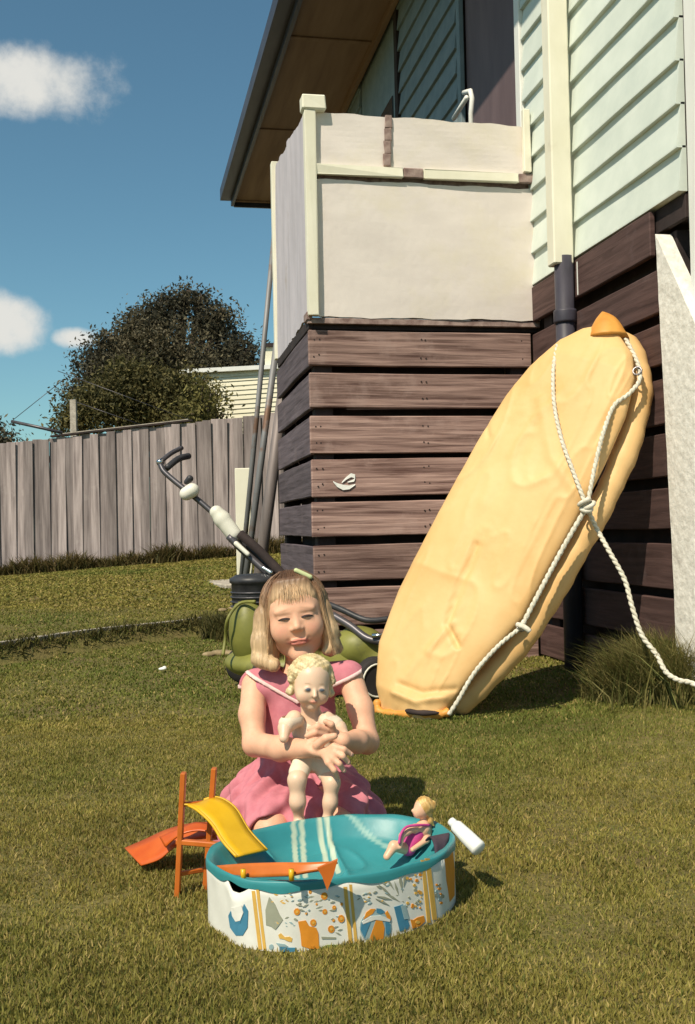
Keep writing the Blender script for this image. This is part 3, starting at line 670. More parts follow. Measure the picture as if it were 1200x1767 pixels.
V = [(xL-.03, -.10, zt-.06), (xR+.1, -.10, zt+.02), (xR+.1, 2.8, zt+.02), (xL-.03, 2.8, zt-.06)]; V += [(a, b, c+.07) for a, b, c in V]
link('roof', pymesh(V, [(3, 2, 1, 0), (4, 5, 6, 7), (0, 1, 5, 4), (1, 2, 6, 5), (2, 3, 7, 6), (3, 0, 4, 7)]), M['white'], sh)
# ------------------------------------------------------------------ trees
def crown_mesh(lobes, n, size, pal, seed, shell=.75):
    r = np.random.default_rng(seed); L = np.array(lobes, float); wts = np.prod(L[:, 3:6], 1)**.67; wts /= wts.sum()
    nc = n//22; li = r.choice(len(L), nc, p=wts); d = r.normal(size=(nc, 3)); d /= np.linalg.norm(d, axis=1)[:, None]
    rad = shell+(1-shell)*r.random(nc); rad = np.where(r.random(nc) < .35, r.random(nc)**.5, rad)*(1+.16*r.normal(size=nc)*(r.random(nc) < .5))
    C = L[li, :3]+d*L[li, 3:6]*rad[:, None]
    hole = vnoise(C, 1.9, seed) > -.32; C = C[hole]; nc = len(C)
    tone = np.clip(.5+.5*vnoise(C, 1.7, seed+3)+.25*r.normal(size=nc), 0, 1)
    P = np.repeat(C, 22, 0)+r.normal(size=(nc*22, 3))*size*4.2*np.array([1, 1, .7]); m_ = len(P)
    a = r.normal(size=(m_, 3)); a /= np.linalg.norm(a, axis=1)[:, None]; b = np.cross(a, r.normal(size=(m_, 3))); b /= np.linalg.norm(b, axis=1)[:, None]
    s = size*(.6+.8*r.random(m_))[:, None]
    V = np.stack([P-a*s, P+b*s*.42, P+a*s, P-b*s*.42], 1).reshape(-1, 3); k = np.arange(m_)*4; F = np.stack([k, k+1, k+2, k+3], 1)
    T = np.repeat(tone, 22)[:, None]; c = np.array(pal[0])*(1-T)+np.array(pal[1])*T; c *= (.7+.6*r.random(m_))[:, None]
    return npmesh(V, F, 'crown', np.repeat(c, 4, 0))
def tree(name, label, t0, base_px, lobes_px, n, size, pal, seed, trunk_r=.14, dense_t=1.0):
    b = pix(base_px, 900, t0); gz = float(ground_z(b[0], t0)); org = np.array([b[0], t0, gz])
    root = tag(empty(name, W(org), -YAW), label, 'tree' if 'tree' in name else 'bush')
    lobes = []
    for (px_, py_, rx, rz, dt) in lobes_px:
        q = pix(px_, py_, t0+dt)-org; s = (t0+dt)/FPX; lobes.append((*q, rx*s, min(rx, rz)*s*dense_t, rz*s))
    link('crown', crown_mesh(lobes, n, size, pal, seed), M['leaf'], root)
    allV = []; allF = []
    top = np.mean([l[:3] for l in lobes], 0)
    def add(pts, rad):
        V_, F_ = tube_data(pts, rad, 7); o_ = len(allV); allV.extend(V_); allF.extend([tuple(i+o_ for i in f) for f in F_])
    fork = np.array([top[0]*.4, 0, top[2]*.5]); add(catmull([(0, 0, -.05), (fork[0]*.4, .05, fork[2]*.5), fork], 4), list(np.linspace(trunk_r, trunk_r*.75, 9)))
    for l in lobes:
        c = np.array(l[:3]); mid = (fork+c)/2+np.array([0, 0, -.1]); add(catmull([fork, mid, c, c+np.array([.1, 0, l[5]*.6])], 4), list(np.linspace(trunk_r*.6, .015, 13)))
    link('trunk', pymesh(allV, allF), M['bark'], root, smooth=True)
    return root
dark = ((.036, .036, .026), (.135, .115, .068)); oliv = ((.045, .045, .016), (.160, .135, .050))
tree('tree', 'tall dark round-crowned tree against the sky behind the fence', 19.5, 300,
     [(300, 606, 84, 64, 0), (235, 625, 62, 52, .3), (372, 618, 58, 52, .2), (312, 548, 44, 30, 0), (188, 652, 40, 40, 0), (405, 648, 40, 38, .5), (262, 570, 34, 28, .2), (356, 566, 34, 26, .1), (315, 660, 110, 50, .5), (322, 513, 15, 11, 0), (276, 530, 16, 11, .1), (230, 560, 15, 12, 0), (380, 545, 14, 11, 0), (158, 622, 12, 13, 0), (132, 676, 14, 12, .1), (426, 606, 14, 12, 0), (346, 520, 9, 9, 0), (190, 588, 12, 10, 0)], 105000, .040, dark, 21, .2)
tree('leafy_bush_tree', 'lower olive green leafy tree in front of the dark one, just over the fence', 16.2, 240,
     [(245, 700, 70, 44, 0), (178, 712, 48, 38, .2), (300, 695, 50, 44, 0), (228, 664, 46, 30, .1), (132, 728, 20, 22, .1), (328, 718, 30, 24, -.3)], 60000, .036, oliv, 22, .1)
tree('climbing_bush', 'small bright leafy bush spilling over the fence at the corner of the cream shed', 14.6, 345,
     [(345, 712, 22, 18, 0), (362, 690, 14, 16, 0), (350, 665, 8, 10, 0), (375, 722, 18, 6, 0), (325, 722, 16, 10, 0)], 1500, .035, ((.06, .06, .015), (.17, .15, .05)), 23, .03)
tree('distant_tree', 'distant treetop just above the fence at the far left edge', 26, -20, [(-30, 770, 50, 26, 0), (-100, 765, 60, 40, 0), (-5, 768, 14, 10, 0)], 9000, .07, dark, 24, .15)
# ================================================================== loose things
def frame(name, px_, py_, t, label, cat, z=None):
    q = pix(px_, py_, t); zz = q[2] if z is None else z
    return tag(empty(name, W((q[0], t, zz)), -YAW), label, cat), np.array([q[0], t, zz])
def fixn(me):
    bm = bmesh.new(); bm.from_mesh(me); bmesh.ops.recalc_face_normals(bm, faces=bm.faces); bm.to_mesh(me); bm.free(); return me
M['canvas'] = material('yellow_rubber_canvas', (.67, .405, .160), (.74, .485, .22), scale=(3, 3, 3), rough=.55, bump=.25, bscale=26, bdist=.004, c3=(.60, .30, .085), s3=2.2, t3=(.58, .82))
M['canvas_o'] = material('orange_rubber', (.55, .22, .035), (.70, .33, .07), scale=(9, 9, 9), rough=.5, bump=.3, bdist=.004)
M['rope'] = material('white_rope', (.52, .48, .38), (.72, .68, .58), scale=(90, 90, 90), rough=.9, bump=.6, bdist=.003)
# ------------------------------------------------------------------ rubber dinghy leaning on the wall
Bp = pix(715, 1231, 3.76); Tp = pix(1040, 548, 3.93)
Lv = (Tp-Bp)/np.linalg.norm(Tp-Bp); Wv = np.array([.88, -.47, 0]); Wv = Wv-Wv.dot(Lv)*Lv; Wv /= np.linalg.norm(Wv); Nv = np.cross(Wv, Lv); Nv = Nv if Nv[1] < 0 else -Nv
CO = np.array([0, 0, CAMH])
def onplane(px_, py_, off=0.0):
    d = pix(px_, py_, 1.0)-CO; o = Bp+Nv*off; s = (o-CO).dot(Nv)/d.dot(Nv); return CO+d*s
def uw(px_, py_, off=0.0): p = onplane(px_, py_, off)-Bp; return p.dot(Lv), p.dot(Wv)
Lpx = [(660, 1229), (652, 1185), (657, 1110), (690, 1020), (735, 930), (780, 845), (825, 765), (870, 690), (915, 635), (965, 590), (1005, 568), (1028, 563)]
Rpx = [(768, 1231), (800, 1190), (850, 1130), (903, 1070), (950, 980), (1005, 880), (1045, 800), (1080, 720), (1096, 655), (1092, 612), (1070, 580), (1050, 565)]
Lu = np.array([uw(*p) for p in Lpx]); Ru = np.array([uw(*p) for p in Rpx])
u0 = max(Lu[0, 0], Ru[0, 0])*0+min(Lu[0, 0], Ru[0, 0]); u1 = max(Lu[-1, 0], Ru[-1, 0])
def wl_(u): return np.interp(u, np.sort(Lu[:, 0]), Lu[np.argsort(Lu[:, 0]), 1])
def wr_(u): return np.interp(u, np.sort(Ru[:, 0]), Ru[np.argsort(Ru[:, 0]), 1])
dg = tag(empty('rubber_dinghy', W(Bp), -YAW), 'yellow rubber dinghy with an orange tip leaning bottom side out against the house wall', 'dinghy')
NU, NS = 220, 150; rows = []
for i in range(NU+1):
    u = u0+(u1-u0)*i/NU; e = i/NU; a, b = wl_(u), wr_(u); c = (a+b)/2; hw = (b-a)/2
    endf = min(1, (e/.05)**.5 if e < .05 else 1, ((1-e)/.10)**.5 if e > .9 else 1); endf = max(endf, .05)
    for k in range(NS):
        ph = 2*math.pi*k/NS; cs, sn = math.cos(ph), math.sin(ph)
        x = math.copysign(abs(cs)**.85, cs); y = math.copysign(abs(sn)**.85, sn)
        n = (.062*y if y > 0 else .045*y)*endf
        rows.append((u, c+hw*x, n, max(y, 0)))
R_ = np.array(rows); Pn = np.stack([R_[:, 0]*1.1, R_[:, 1]*3.0, R_[:, 2]*0], -1)
front = R_[:, 3]
wr = .009*vnoise(Pn, 1.6, 1)+.004*vnoise(Pn, 3.6, 2)+.006*(1-np.abs(vnoise(Pn, 2.6, 3)))**8+.004*(1-np.abs(vnoise(Pn*np.array([1, 1.6, 1]), 4.5, 6)))**8
def crease(pxs, wid, dep):
    P = np.array([uw(*p) for p in pxs]); out = np.zeros(len(R_))
    for i in range(len(P)-1):
        d = P[i+1]-P[i]; q = R_[:, :2]-P[i]; t = np.clip(q.dot(d)/d.dot(d), 0, 1); dist = np.linalg.norm(q-t[:, None]*d, axis=1)
        out = np.maximum(out, np.exp(-(dist/wid)**2))
    return dep*out
wr += crease([(832, 948), (800, 1030), (782, 1085), (800, 1120)], .010, -.018)+crease([(700, 1185), (740, 1200), (790, 1192)], .010, -.010)+crease([(690, 1200), (730, 1216), (775, 1208)], .012, .012)
wr += crease([(870, 690), (840, 730), (850, 760)], .012, -.008)+crease([(750, 1130), (775, 1100), (790, 1080)], .012, .010)+crease([(1010, 870), (960, 800), (940, 700)], .02, .006)+crease([(1000, 980), (960, 1000), (900, 1085)], .010, -.012)
R_[:, 2] += wr*np.clip(front*2, 0, 1)
V = R_[:, [0]]*Lv+R_[:, [1]]*Wv+R_[:, [2]]*Nv
F = []
for i in range(NU):
    for k in range(NS): F.append((i*NS+k, i*NS+(k+1) % NS, (i+1)*NS+(k+1) % NS, (i+1)*NS+k))
F.append(tuple(range(NS))[::-1]); F.append(tuple(range(NU*NS, NU*NS+NS)))
link('hull', fixn(pymesh(V, F)), M['canvas'], dg, smooth=True)
def dloc(px_, py_, off=0.0): return onplane(px_, py_, off)-Bp
# inflated side tube all round, set back behind the bottom sheet
tp = []
for (px_, py_) in [(790, 1216), (852, 1158), (916, 1082), (968, 996), (1018, 908), (1062, 822), (1094, 735), (1104, 660), (1086, 604), (1045, 578)]: tp.append(dloc(px_, py_, -.098))
for u, w in Lu[::-1]: tp.append(u*Lv+(w+.055)*Wv-.098*Nv)
tp = tp[:-1]+[tp[-1]]
tpc = catmull(tp+[tp[0]], 7)[:-1]; tb = [.048+.0025*math.sin(i*.7)+.002*math.sin(i*1.9) for i in range(len(tpc))]
ob = tube('side_tube', tpc, tb, M['canvas'], dg, 18, closed=True)
# orange bow tip
tip = [dloc(1047, 585, -.03), dloc(1046, 566, -.02), dloc(1043, 550, -.012), dloc(1040, 538, -.008)]
tube('bow_tip', catmull(tip, 3), [.085, .080, .07, .062, .054, .046, .036, .024, .012, .003][:10], M['canvas_o'], dg, 14)
# flap along the bottom end, with the dark slot of its pocket
st = catmull([dloc(652, 1208, .012), dloc(656, 1228, .018), dloc(700, 1232, .03), (dloc(750, 1234, .03)), dloc(776, 1228, .012)], 6)
tube('stern_flap', st, [.012+.006*math.sin(i*.9)**2 for i in range(len(st))], M['canvas_o'], dg, 10)
st = catmull([dloc(700, 1226, .052), dloc(725, 1230, .058), dloc(758, 1230, .056)], 5)
tube('stern_slot', st, [.004, .008, .010, .010, .009, .010, .011, .010, .008, .006, .003], M['darkwood'], dg, 8)
def ropemesh(name, pts, r, parent, n=10):
    P = [Vector(p) for p in catmull(pts, n)]; allV = []; allF = []
    # two twisted strands
    up = Vector((.3, -1, .2)); acc = 0
    for s in (0, 1):
        Q = []; acc = 0
        for i, p in enumerate(P):
            tg = (P[min(i+1, len(P)-1)]-P[max(i-1, 0)]).normalized(); sd_ = tg.cross(up).normalized(); u2 = sd_.cross(tg)
            if i: acc += (P[i]-P[i-1]).length
            a = acc/(r*5)*2*math.pi+s*math.pi; Q.append(p+(sd_*math.cos(a)+u2*math.sin(a))*r*.34)
        V_, F_ = tube_data(Q, r*.70, 7); o_ = len(allV); allV += V_; allF += [tuple(i+o_ for i in f) for f in F_]
    return link(name, fixn(pymesh(allV, allF)), M['rope'], parent, smooth=True)
def dens(pts, off):                      # subdivided rope path lying on the sheet
    return [dloc(a, b, off if np.isscalar(off) else off[i]) for i, (a, b) in enumerate(pts)]
ropemesh('grab_rope', dens([(962, 596), (955, 640), (957, 700), (970, 760), (988, 810), (1008, 862), (1014, 876)], [.03, .058, .072, .078, .075, .06, .05]), .0085, dg, 26)
ropemesh('grab_rope', dens([(1080, 585), (1100, 625), (1104, 655), (1085, 680), (1060, 700), (1042, 745), (1028, 800), (1016, 860), (1012, 876)], [.0, .0, .01, .03, .05, .065, .065, .055, .05]), .0085, dg, 22)
ropemesh('grab_rope', dens([(1012, 876), (975, 940), (940, 1005), (905, 1072), (898, 1084)], [.05, .035, .03, .03, .03]), .0095, dg, 30)
ropemesh('grab_rope', dens([(898, 1084), (860, 1115), (820, 1160), (790, 1210), (775, 1233)], [.03, .045, .05, .04, .03]), .0085, dg, 26)
kn = dloc(1012, 872, .055)
for i in range(3):
    c = kn+np.array([.010*math.sin(i*2.1), -.004*i, .012*(i-1)]); ring = [c+np.array([.018*math.cos(a), .012*math.sin(a), .010*math.sin(a+i)]) for a in np.linspace(0, 2*math.pi, 14)[:-1]]
    tube('knot', ring, .0085, M['rope'], dg, 8, closed=True)
tube('knot', catmull([dloc(893, 1078, .045), dloc(905, 1082, .055), dloc(915, 1090, .045)], 3), .010, M['rope'], dg, 8)
fr_ = [kn]
for (a, b, t) in ((1030, 912, 3.70), (1052, 952, 3.66), (1078, 1000, 3.63), (1092, 1050, 3.60), (1108, 1096, 3.58), (1132, 1128, 3.55), (1150, 1160, 3.50), (1172, 1174, 3.45), (1200, 1182, 3.40), (1250, 1225, 3.35), (1300, 1262, 3.3)):
    fr_.append(pix(a, b, t)-Bp)
ropemesh('tow_rope', fr_, .0092, dg, 22)
for (a, b) in ((900, 1082), (1100, 640), (1012, 880)):
    c = dloc(a, b, .015); ring = [c+Wv*.016*math.cos(t)+Lv*.016*math.sin(t) for t in np.linspace(0, 2*math.pi, 12)[:-1]]; tube('eyelet', ring, .004, M['steel'], dg, 6, closed=True)
# ------------------------------------------------------------------ poles, cream post
M['galv'] = material('galvanised_pipe', (.17, .17, .175), (.27, .27, .28), scale=(5, 5, 1.5), rough=.6, metal=.35, c3=(.17, .10, .07), s3=4, t3=(.55, .65))
M['brownpole'] = material('brown_grey_pole', (.15, .125, .12), (.24, .20, .19), scale=(20, 20, 1), rough=.55, metal=.2)
def pole(name, p0, p1, t0, t1, r, m, label, cat):
    a = pix(*p0, t0); b = pix(*p1, t1); gz = float(ground_z(b[0], t1)); d = b-a
    if b[2] > gz: b = b+d*((b[2]-gz+.02)/-d[2])
    root = tag(empty(name, W(b), -YAW), label, cat, 'poles leaning on the porch corner')
    tube('pipe', [a-b, (a-b)*.5, (0, 0, 0)], r, m, root, 14); n = (a-b)/np.linalg.norm(a-b)
    tube('end_cap', [a-b+n*.002, a-b+n*.018], r*1.12, M['steel_dark'], root, 14)
    return root
pole('leaning_pole', (474, 402), (432, 838), 6.62, 6.75, .017, M['galv'], 'thin dark grey pole leaning on the porch corner, the tallest and leftmost', 'pole')
pole('leaning_pole', (482, 562), (434, 925), 6.40, 6.52, .021, M['galv'], 'pale galvanised pipe leaning between the thin pole and the thick pole', 'pole')
pole('leaning_pole', (494, 640), (450, 975), 6.15, 6.2, .036, M['brownpole'], 'thick grey brown pole leaning closest to the porch boards', 'pole')
a = pix(420, 808, 6.9); b = pix(423, 992, 6.9); gz = float(ground_z(b[0], 6.9))
root = tag(empty('cream_post', W((b[0], 6.9, gz)), -YAW), 'short cream painted flat post standing behind the mower handle', 'post')
me = boxmesh(.105, .045, a[2]-gz+.03, .004, (0, 0, (a[2]-gz)/2-.015)); link('post', me, M['cream'], root)
# ------------------------------------------------------------------ lawn mower
M['mgreen'] = material('lime_green_enamel', (.165, .165, .035), (.22, .215, .05), scale=(9, 9, 9), rough=.5, spec=.4, c3=(.10, .10, .04), s3=7, t3=(.58, .72))
M['mblack'] = material('black_plastic', (.022, .022, .026), (.04, .04, .045), scale=(20, 20, 20), rough=.45)
M['chrome'] = material('bright_metal', (.55, .55, .55), (.65, .65, .65), rough=.2, metal=1)
M['rubber'] = material('tyre_rubber', (.02, .018, .018), (.035, .03, .03), rough=.8)
M['mwhite'] = material('cream_plastic', (.66, .64, .55), (.74, .72, .63), rough=.45)
mw, mo = frame('lawn_mower', 525, 1150, 4.36, 'lime green lawn mower with a long black handle behind the girl', 'lawn mower', 0.0)
ml = lambda a, b, t=4.36: pix(a, b, t)-mo
f = Field((-.36, -.30, .04), (.36, .30, .32), .009)
f.ell((.0, 0, .14), (.34, .27, .09), .02); f.ell((.0, 0, .21), (.22, .20, .07), .05); f.cap((.18, -.1, .17), (.30, -.12, .12), .08, .06, .05); f.ell((0, 0, .05), (.31, .24, .06), .02, sub=True)
link('deck', f.mesh('deck'), M['mgreen'], mw)
c = ml(430, 1088, 4.30); f = Field(c-np.array([.17, .2, .2]), c+np.array([.22, .2, .2]), .009)
f.ell(c, (.085, .11, .155), .02); f.ell(c+np.array([.09, .02, -.02]), (.13, .10, .12), .06); f.ell(c+np.array([.02, -.03, .155]), (.10, .10, .03), .01, sub=True)
link('catcher', f.mesh('catcher'), M['mgreen'], mw)
e_ = [c+np.array([x, -.10-.02*math.cos(s*3), z]) for s, (x, z) in enumerate([(.04, .13), (-.03, .12), (-.075, .06), (-.09, -.02), (-.098, -.09)])]
tube('catcher_rim', catmull(e_, 5), .007, M['mgreen'], mw, 7)
c = ml(440, 1018, 4.34)
lathe('engine', [(.05, -.09), (.095, -.08), (.10, -.02), (.10, .03), (.108, .035), (.108, .05), (.08, .066), (.03, .07)], M['mblack'], mw, 26, tuple(c))
for k in range(4): lathe('cooling_fin', [(.104, 0), (.106, .003), (.104, .006)], M['steel_dark'], mw, 22, (c[0], c[1], c[2]-.07+.02*k))
c2 = ml(500, 1060, 4.36); lathe('flywheel_cover', [(.13, -.05), (.14, 0), (.13, .05), (.08, .08), (.02, .085)], M['mblack'], mw, 26, tuple(c2))
for (x, y, r) in ((-.13, -.22, .085), (.30, -.24, .085), (-.28, .24, .085), (.30, .22, .085)):
    wroot = lathe('wheel', [(r*.62, -.022), (r*.93, -.022), (r, -.012), (r, .012), (r*.93, .022), (r*.62, .022)], M['rubber'], mw, 26, (x, y, r+.01), rot=(math.radians(90), 0, math.radians(18)))
    lathe('rim', [(.012, -.016), (r*.61, -.020), (r*.61, .020), (.012, .016)], M['mwhite'], wroot, 22)
# extra wheel beside the dinghy foot
c = ml(648, 1172, 4.05); r = .085
wroot = lathe('wheel', [(r*.72, -.022), (r*.93, -.022), (r, -.012), (r, .012), (r*.93, .022), (r*.72, .022)], M['rubber'], mw, 26, (c[0], c[1], r+.01), rot=(math.radians(90), 0, math.radians(25)))
lathe('rim', [(.012, -.014), (r*.71, -.022), (r*.73, .022), (.012, .014)], M['mblack'], wroot, 22)
ring = [(r*.76*math.cos(a), r*.76*math.sin(a), .0235) for a in np.linspace(0, 2*math.pi, 26)[:-1]]; tube('trim_ring', ring, .004, M['mwhite'], wroot, 6, closed=True)
# handle
H = [ml(486, 1000, 4.38), ml(430, 945, 4.42), ml(360, 878, 4.48), ml(292, 822, 4.54), ml(279, 806, 4.56), ml(277, 797, 4.58)]
tube('handle_bar', catmull(H, 5), .0125, M['steel_dark'], mw, 10)
for dy, (a, b) in ((0, (276, 798)), (.0, (288, 808))):
    g = [ml(a, b, 4.57), ml(a+20, b-16, 4.66), ml(a+38, b-25+(4 if a > 280 else 0), 4.74)]; tube('grip', catmull(g, 4), .011 if a < 280 else .015, M['mblack'] if a > 280 else M['steel_dark'], mw, 10)
tube('grip_cap', [ml(273, 799, 4.565), ml(281, 796, 4.58)], .015, M['chrome'], mw, 10)
tube('handle_brace', catmull([ml(414, 921, 4.36), ml(445, 948, 4.34), ml(500, 1004, 4.30)], 5), [.020]*10+[.022], M['darkwood'], mw, 10)
tube('handle_bar', catmull([ml(395, 925, 4.40), ml(425, 955, 4.38), ml(470, 995, 4.34)], 4), .016, M['steel_dark'], mw, 10)
def blob(name, cs, rs, m, parent, h=.004, k=.01):
    cs = [np.array(c) for c in cs]; mx = max(rs)+.02; f = Field(np.min(cs, 0)-mx, np.max(cs, 0)+mx, h)
    if len(cs) == 1: f.ell(cs[0], rs[0], k)
    else: f.chain(cs, rs, k)
    return link(name, f.mesh(name), m, parent)
blob('throttle_housing', [ml(322, 852, 4.48), ml(332, 846, 4.48)], [.030, .032], M['mwhite'], mw)
blob('throttle_knob', [ml(322, 832, 4.48), ml(328, 826, 4.48)], [.012, .016], M['mblack'], mw)
blob('fuel_tank', [ml(374, 884, 4.43), ml(384, 896, 4.43), ml(404, 922, 4.42)], [.030, .036, .034], M['mwhite'], mw)
blob('handle_pale_spot', [ml(408, 938, 4.36), ml(428, 956, 4.345)], [.011, .010], M['mwhite'], mw, .003)  # pale raised spot on the handle bar
blob('handle_clamp', [ml(455, 980, 4.31), ml(468, 988, 4.30)], [.010, .012], M['chrome'], mw, .003)
# right-hand levers
tube('height_lever', catmull([ml(560, 1040, 4.30), ml(590, 1052, 4.25), ml(632, 1070, 4.2), ml(672, 1068, 4.2)], 5), .013, M['mblack'], mw, 10)
tube('height_lever', catmull([ml(575, 1062, 4.22), ml(605, 1080, 4.17), ml(635, 1102, 4.12), ml(668, 1108, 4.1)], 5), .016, M['steel_dark'], mw, 10)
tube('lever_tip', [ml(642, 1097, 4.09), ml(668, 1096, 4.09)], .009, M['chrome'], mw, 10)
c = ml(620, 1115, 4.22); f = Field(c-np.array([.2, .16, .16]), c+np.array([.24, .2, .16]), .009); f.ell(c, (.11, .10, .085), .02); f.ell(c+np.array([.08, .02, -.05]), (.12, .12, .07), .03)
link('front_cowl', f.mesh('cowl'), M['mgreen'], mw)
# ------------------------------------------------------------------ doll's paddling pool
M['teal'] = material('teal_vinyl', (.030, .215, .235), (.045, .27, .285), scale=(9, 9, 9), rough=.5, spec=.4, bump=.2, bscale=40, bdist=.004)
M['pwall'] = material('printed_white_vinyl', (.66, .65, .59), (.74, .73, .67), scale=(20, 20, 20), rough=.45, c3=(.55, .52, .43), s3=14, t3=(.6, .8))
def flat(name, c, r=.55): return material(name, c, tuple(x*.86 for x in c), scale=(40, 40, 40), rough=r)
M['p_yel'] = flat('print_yellow', (.70, .42, .09)); M['p_org'] = flat('print_orange', (.72, .27, .025)); M['p_blu'] = flat('print_blue', (.06, .22, .34)); M['p_lbl'] = flat('print_pale_blue', (.30, .42, .44))
M['p_gry'] = flat('print_grey_green', (.32, .33, .25)); M['p_grn'] = flat('print_green', (.26, .32, .10)); M['p_cream'] = flat('print_cream', (.42, .50, .38))
M['oplastic'] = material('orange_plastic', (.55, .135, .018), (.64, .17, .028), scale=(20, 20, 20), rough=.35, spec=.5, transl=.12)
M['yplastic'] = material('yellow_plastic', (.74, .42, .010), (.80, .47, .016), scale=(30, 30, 30), rough=.35, spec=.5, transl=.12)
M['rplastic'] = material('red_orange_plastic', (.60, .10, .012), (.70, .15, .02), scale=(14, 14, 14), rough=.4, spec=.5, transl=.15)
pool, po = frame('paddling_pool', 578, 1560, 1.878, "doll's paddling pool with a beach print wall and teal liner on the grass", 'toy pool', 0.004)
PRX, PRY, PRZ = .232, .172, .112; ROT = math.radians(27)
def pring(th, k=1.0):
    n = 10; c = math.cos(th); s = math.sin(th)
    x = PRX*k*math.copysign(abs(c)**.88, c); y = PRY*k*math.copysign(abs(s)**.88, s); w = 1+.012*math.sin(th*5+1)+.007*math.sin(th*11)
    x *= w; y *= w
    return np.array([x*math.cos(ROT)-y*math.sin(ROT), x*math.sin(ROT)+y*math.cos(ROT)])
NT = 240; TH = np.linspace(0, 2*np.pi, NT, endpoint=False); RING = np.array([pring(t) for t in TH])
def wallpt(px_, py_):
    """photo point -> (theta, height) on the near side of the pool wall"""
    d = pix(px_, py_, 1.0)-CO; o = CO-po; dd = d[:2]; best = None
    for i in range(NT):
        a = RING[i]; b = RING[(i+1) % NT]; e = b-a; den = dd[0]*e[1]-dd[1]*e[0]
        if abs(den) < 1e-12: continue
        r_ = a-o[:2]; s = (r_[0]*e[1]-r_[1]*e[0])/den; q = (r_[0]*dd[1]-r_[1]*dd[0])/den
        if 0 <= q <= 1 and s > 0 and (best is None or s < best[0]): best = (s, TH[i]+q*2*math.pi/NT)
    if best is None:                                            # silhouette: nearest ring point sideways
        ang = [abs((RING[i][0]-o[0])/(RING[i][1]-o[1])-d[0]/d[1]) for i in range(NT)]; i = int(np.argmin(ang)); s = (RING[i][1]-o[1])/d[1]; best = (s, TH[i])
    return best[1], CAMH+d[2]*best[0]-po[2]
def wpos(th, z, off=.0016): p = pring(th); n = p/np.linalg.norm(p); p = p+n*off; return np.array([p[0], p[1], z])
# top edge of the printed wall: sags at the front left
dipx = [wallpt(x, 1560)[0] % (2*math.pi) for x in (384, 394, 402, 412, 425, 449)]; dipz = [PRZ, .104, .088, .088, .096, PRZ]
def ztop(th):
    th = th % (2*math.pi); z = PRZ+.0015*math.sin(th*9)
    if dipx[0] < th < dipx[-1]: z = float(np.interp(th, dipx, dipz))
    return z
V = []; F = []; K = 5
for side, off in ((0, 0.0), (1, -.0022)):
    for th in TH:
        for k in range(K+1): V.append(wpos(th, -.004+(ztop(th)+.004)*k/K, off+.0012*math.sin(th*23+k)*(k/K)))
n = NT*(K+1)
for i in range(NT):
    j = (i+1) % NT
    for k in range(K):
        a = i*(K+1)+k; b = j*(K+1)+k; F.append((a, b, b+1, a+1)); F.append((n+a, n+a+1, n+b+1, n+b))
    a = i*(K+1)+K; b = j*(K+1)+K; F.append((a, b, n+b, n+a))
link('printed_wall', pymesh(V, F), M['pwall'], pool, smooth=True)
# liner
rho = [1.008, 1.010, 1.007, 1.0, .985, .95, .90, .84, .76, .66, .55, .42, .28, .14, .04]
zz = [.100, .108, .1135, .1155, .114, .104, .088, .072, .060, .050, .043, .038, .036, .035, .035]
def linz(x, y):
    c, s = math.cos(-ROT), math.sin(-ROT); X = x*c-y*s; Y = x*s+y*c; r = math.hypot(X/PRX, Y/PRY); r = r
    z = float(np.interp(r, rho[::-1][:-3], zz[::-1][:-3])) if r < 1.01 else .115
    inn = max(0, min(1, (1-r)*4))
    P = np.array([[X, Y, .0]])
    z += inn*(.004*float(vnoise(P, 9, 2)[0])+.009*(1-abs(float(vnoise(P+.3, 8.5, 5)[0])))**7+.006*(1-abs(float(vnoise(P+.7, 13, 7)[0])))**8+.012*max(0, Y/PRY))
    return z
rl = rho[:5]+list(np.linspace(.965, .04, 44)); zl = zz[:5]+[0]*44; NL = 360; TL = np.linspace(0, 2*np.pi, NL, endpoint=False)
V = []; F = []
for j, (r, z) in enumerate(zip(rl, zl)):
    for i, th in enumerate(TL):
        p = pring(th, r)
        if j < 5:
            lap = .003*math.sin(th*7+2)+.002*math.sin(th*17); V.append((p[0], p[1], z+lap*(1 if j == 0 else .5 if j == 1 else 0)+.0007*math.sin(th*13)))
        else: V.append((p[0], p[1], linz(p[0], p[1])))
for j in range(len(rl)-1):
    for i in range(NL): F.append((j*NL+i, j*NL+(i+1) % NL, (j+1)*NL+(i+1) % NL, (j+1)*NL+i))
V.append((0, 0, linz(0, 0)))
for i in range(NL): F.append(((len(rl)-1)*NL+i, (len(rl)-1)*NL+(i+1) % NL, len(V)-1))
def seat(px_, py_):
    d = pix(px_, py_, 1.0)-CO
    for s in np.arange(1.60, 2.2, .004):
        p = CO+d*s-po
        if s > 1.74 and p[2] < linz(p[0], p[1]): break
    return p[:2]
me = fixn(pymesh(V, F)); Vn = np.array(V); cl_ = np.tile(np.array([.036, .235, .255]), (len(Vn), 1))
for a, b, w, cc_ in (((507, 1426), (511, 1488), .0050, (.42, .50, .38)), ((521, 1424), (525, 1488), .0050, (.42, .50, .38)), ((552, 1421), (562, 1486), .0050, (.42, .50, .38)), ((565, 1418), (577, 1484), .0050, (.42, .50, .38)), ((612, 1417), (668, 1462), .0040, (.22, .40, .36))):
    A0 = seat(*a); B0 = seat(*b); d = B0-A0; q = Vn[:, :2]-A0; t_ = np.clip(q.dot(d)/d.dot(d), -.25, 1.6); dist = np.linalg.norm(q-t_[:, None]*d, axis=1)
    m_ = np.clip((w-dist)/.0016+.5, 0, 1)[:, None]; cl_ = cl_*(1-m_)+np.array(cc_)*m_
at_ = me.attributes.new('Col', 'FLOAT_COLOR', 'POINT'); c4 = np.ones((len(Vn), 4), np.float32); c4[:, :3] = cl_; at_.data.foreach_set('color', c4.ravel())
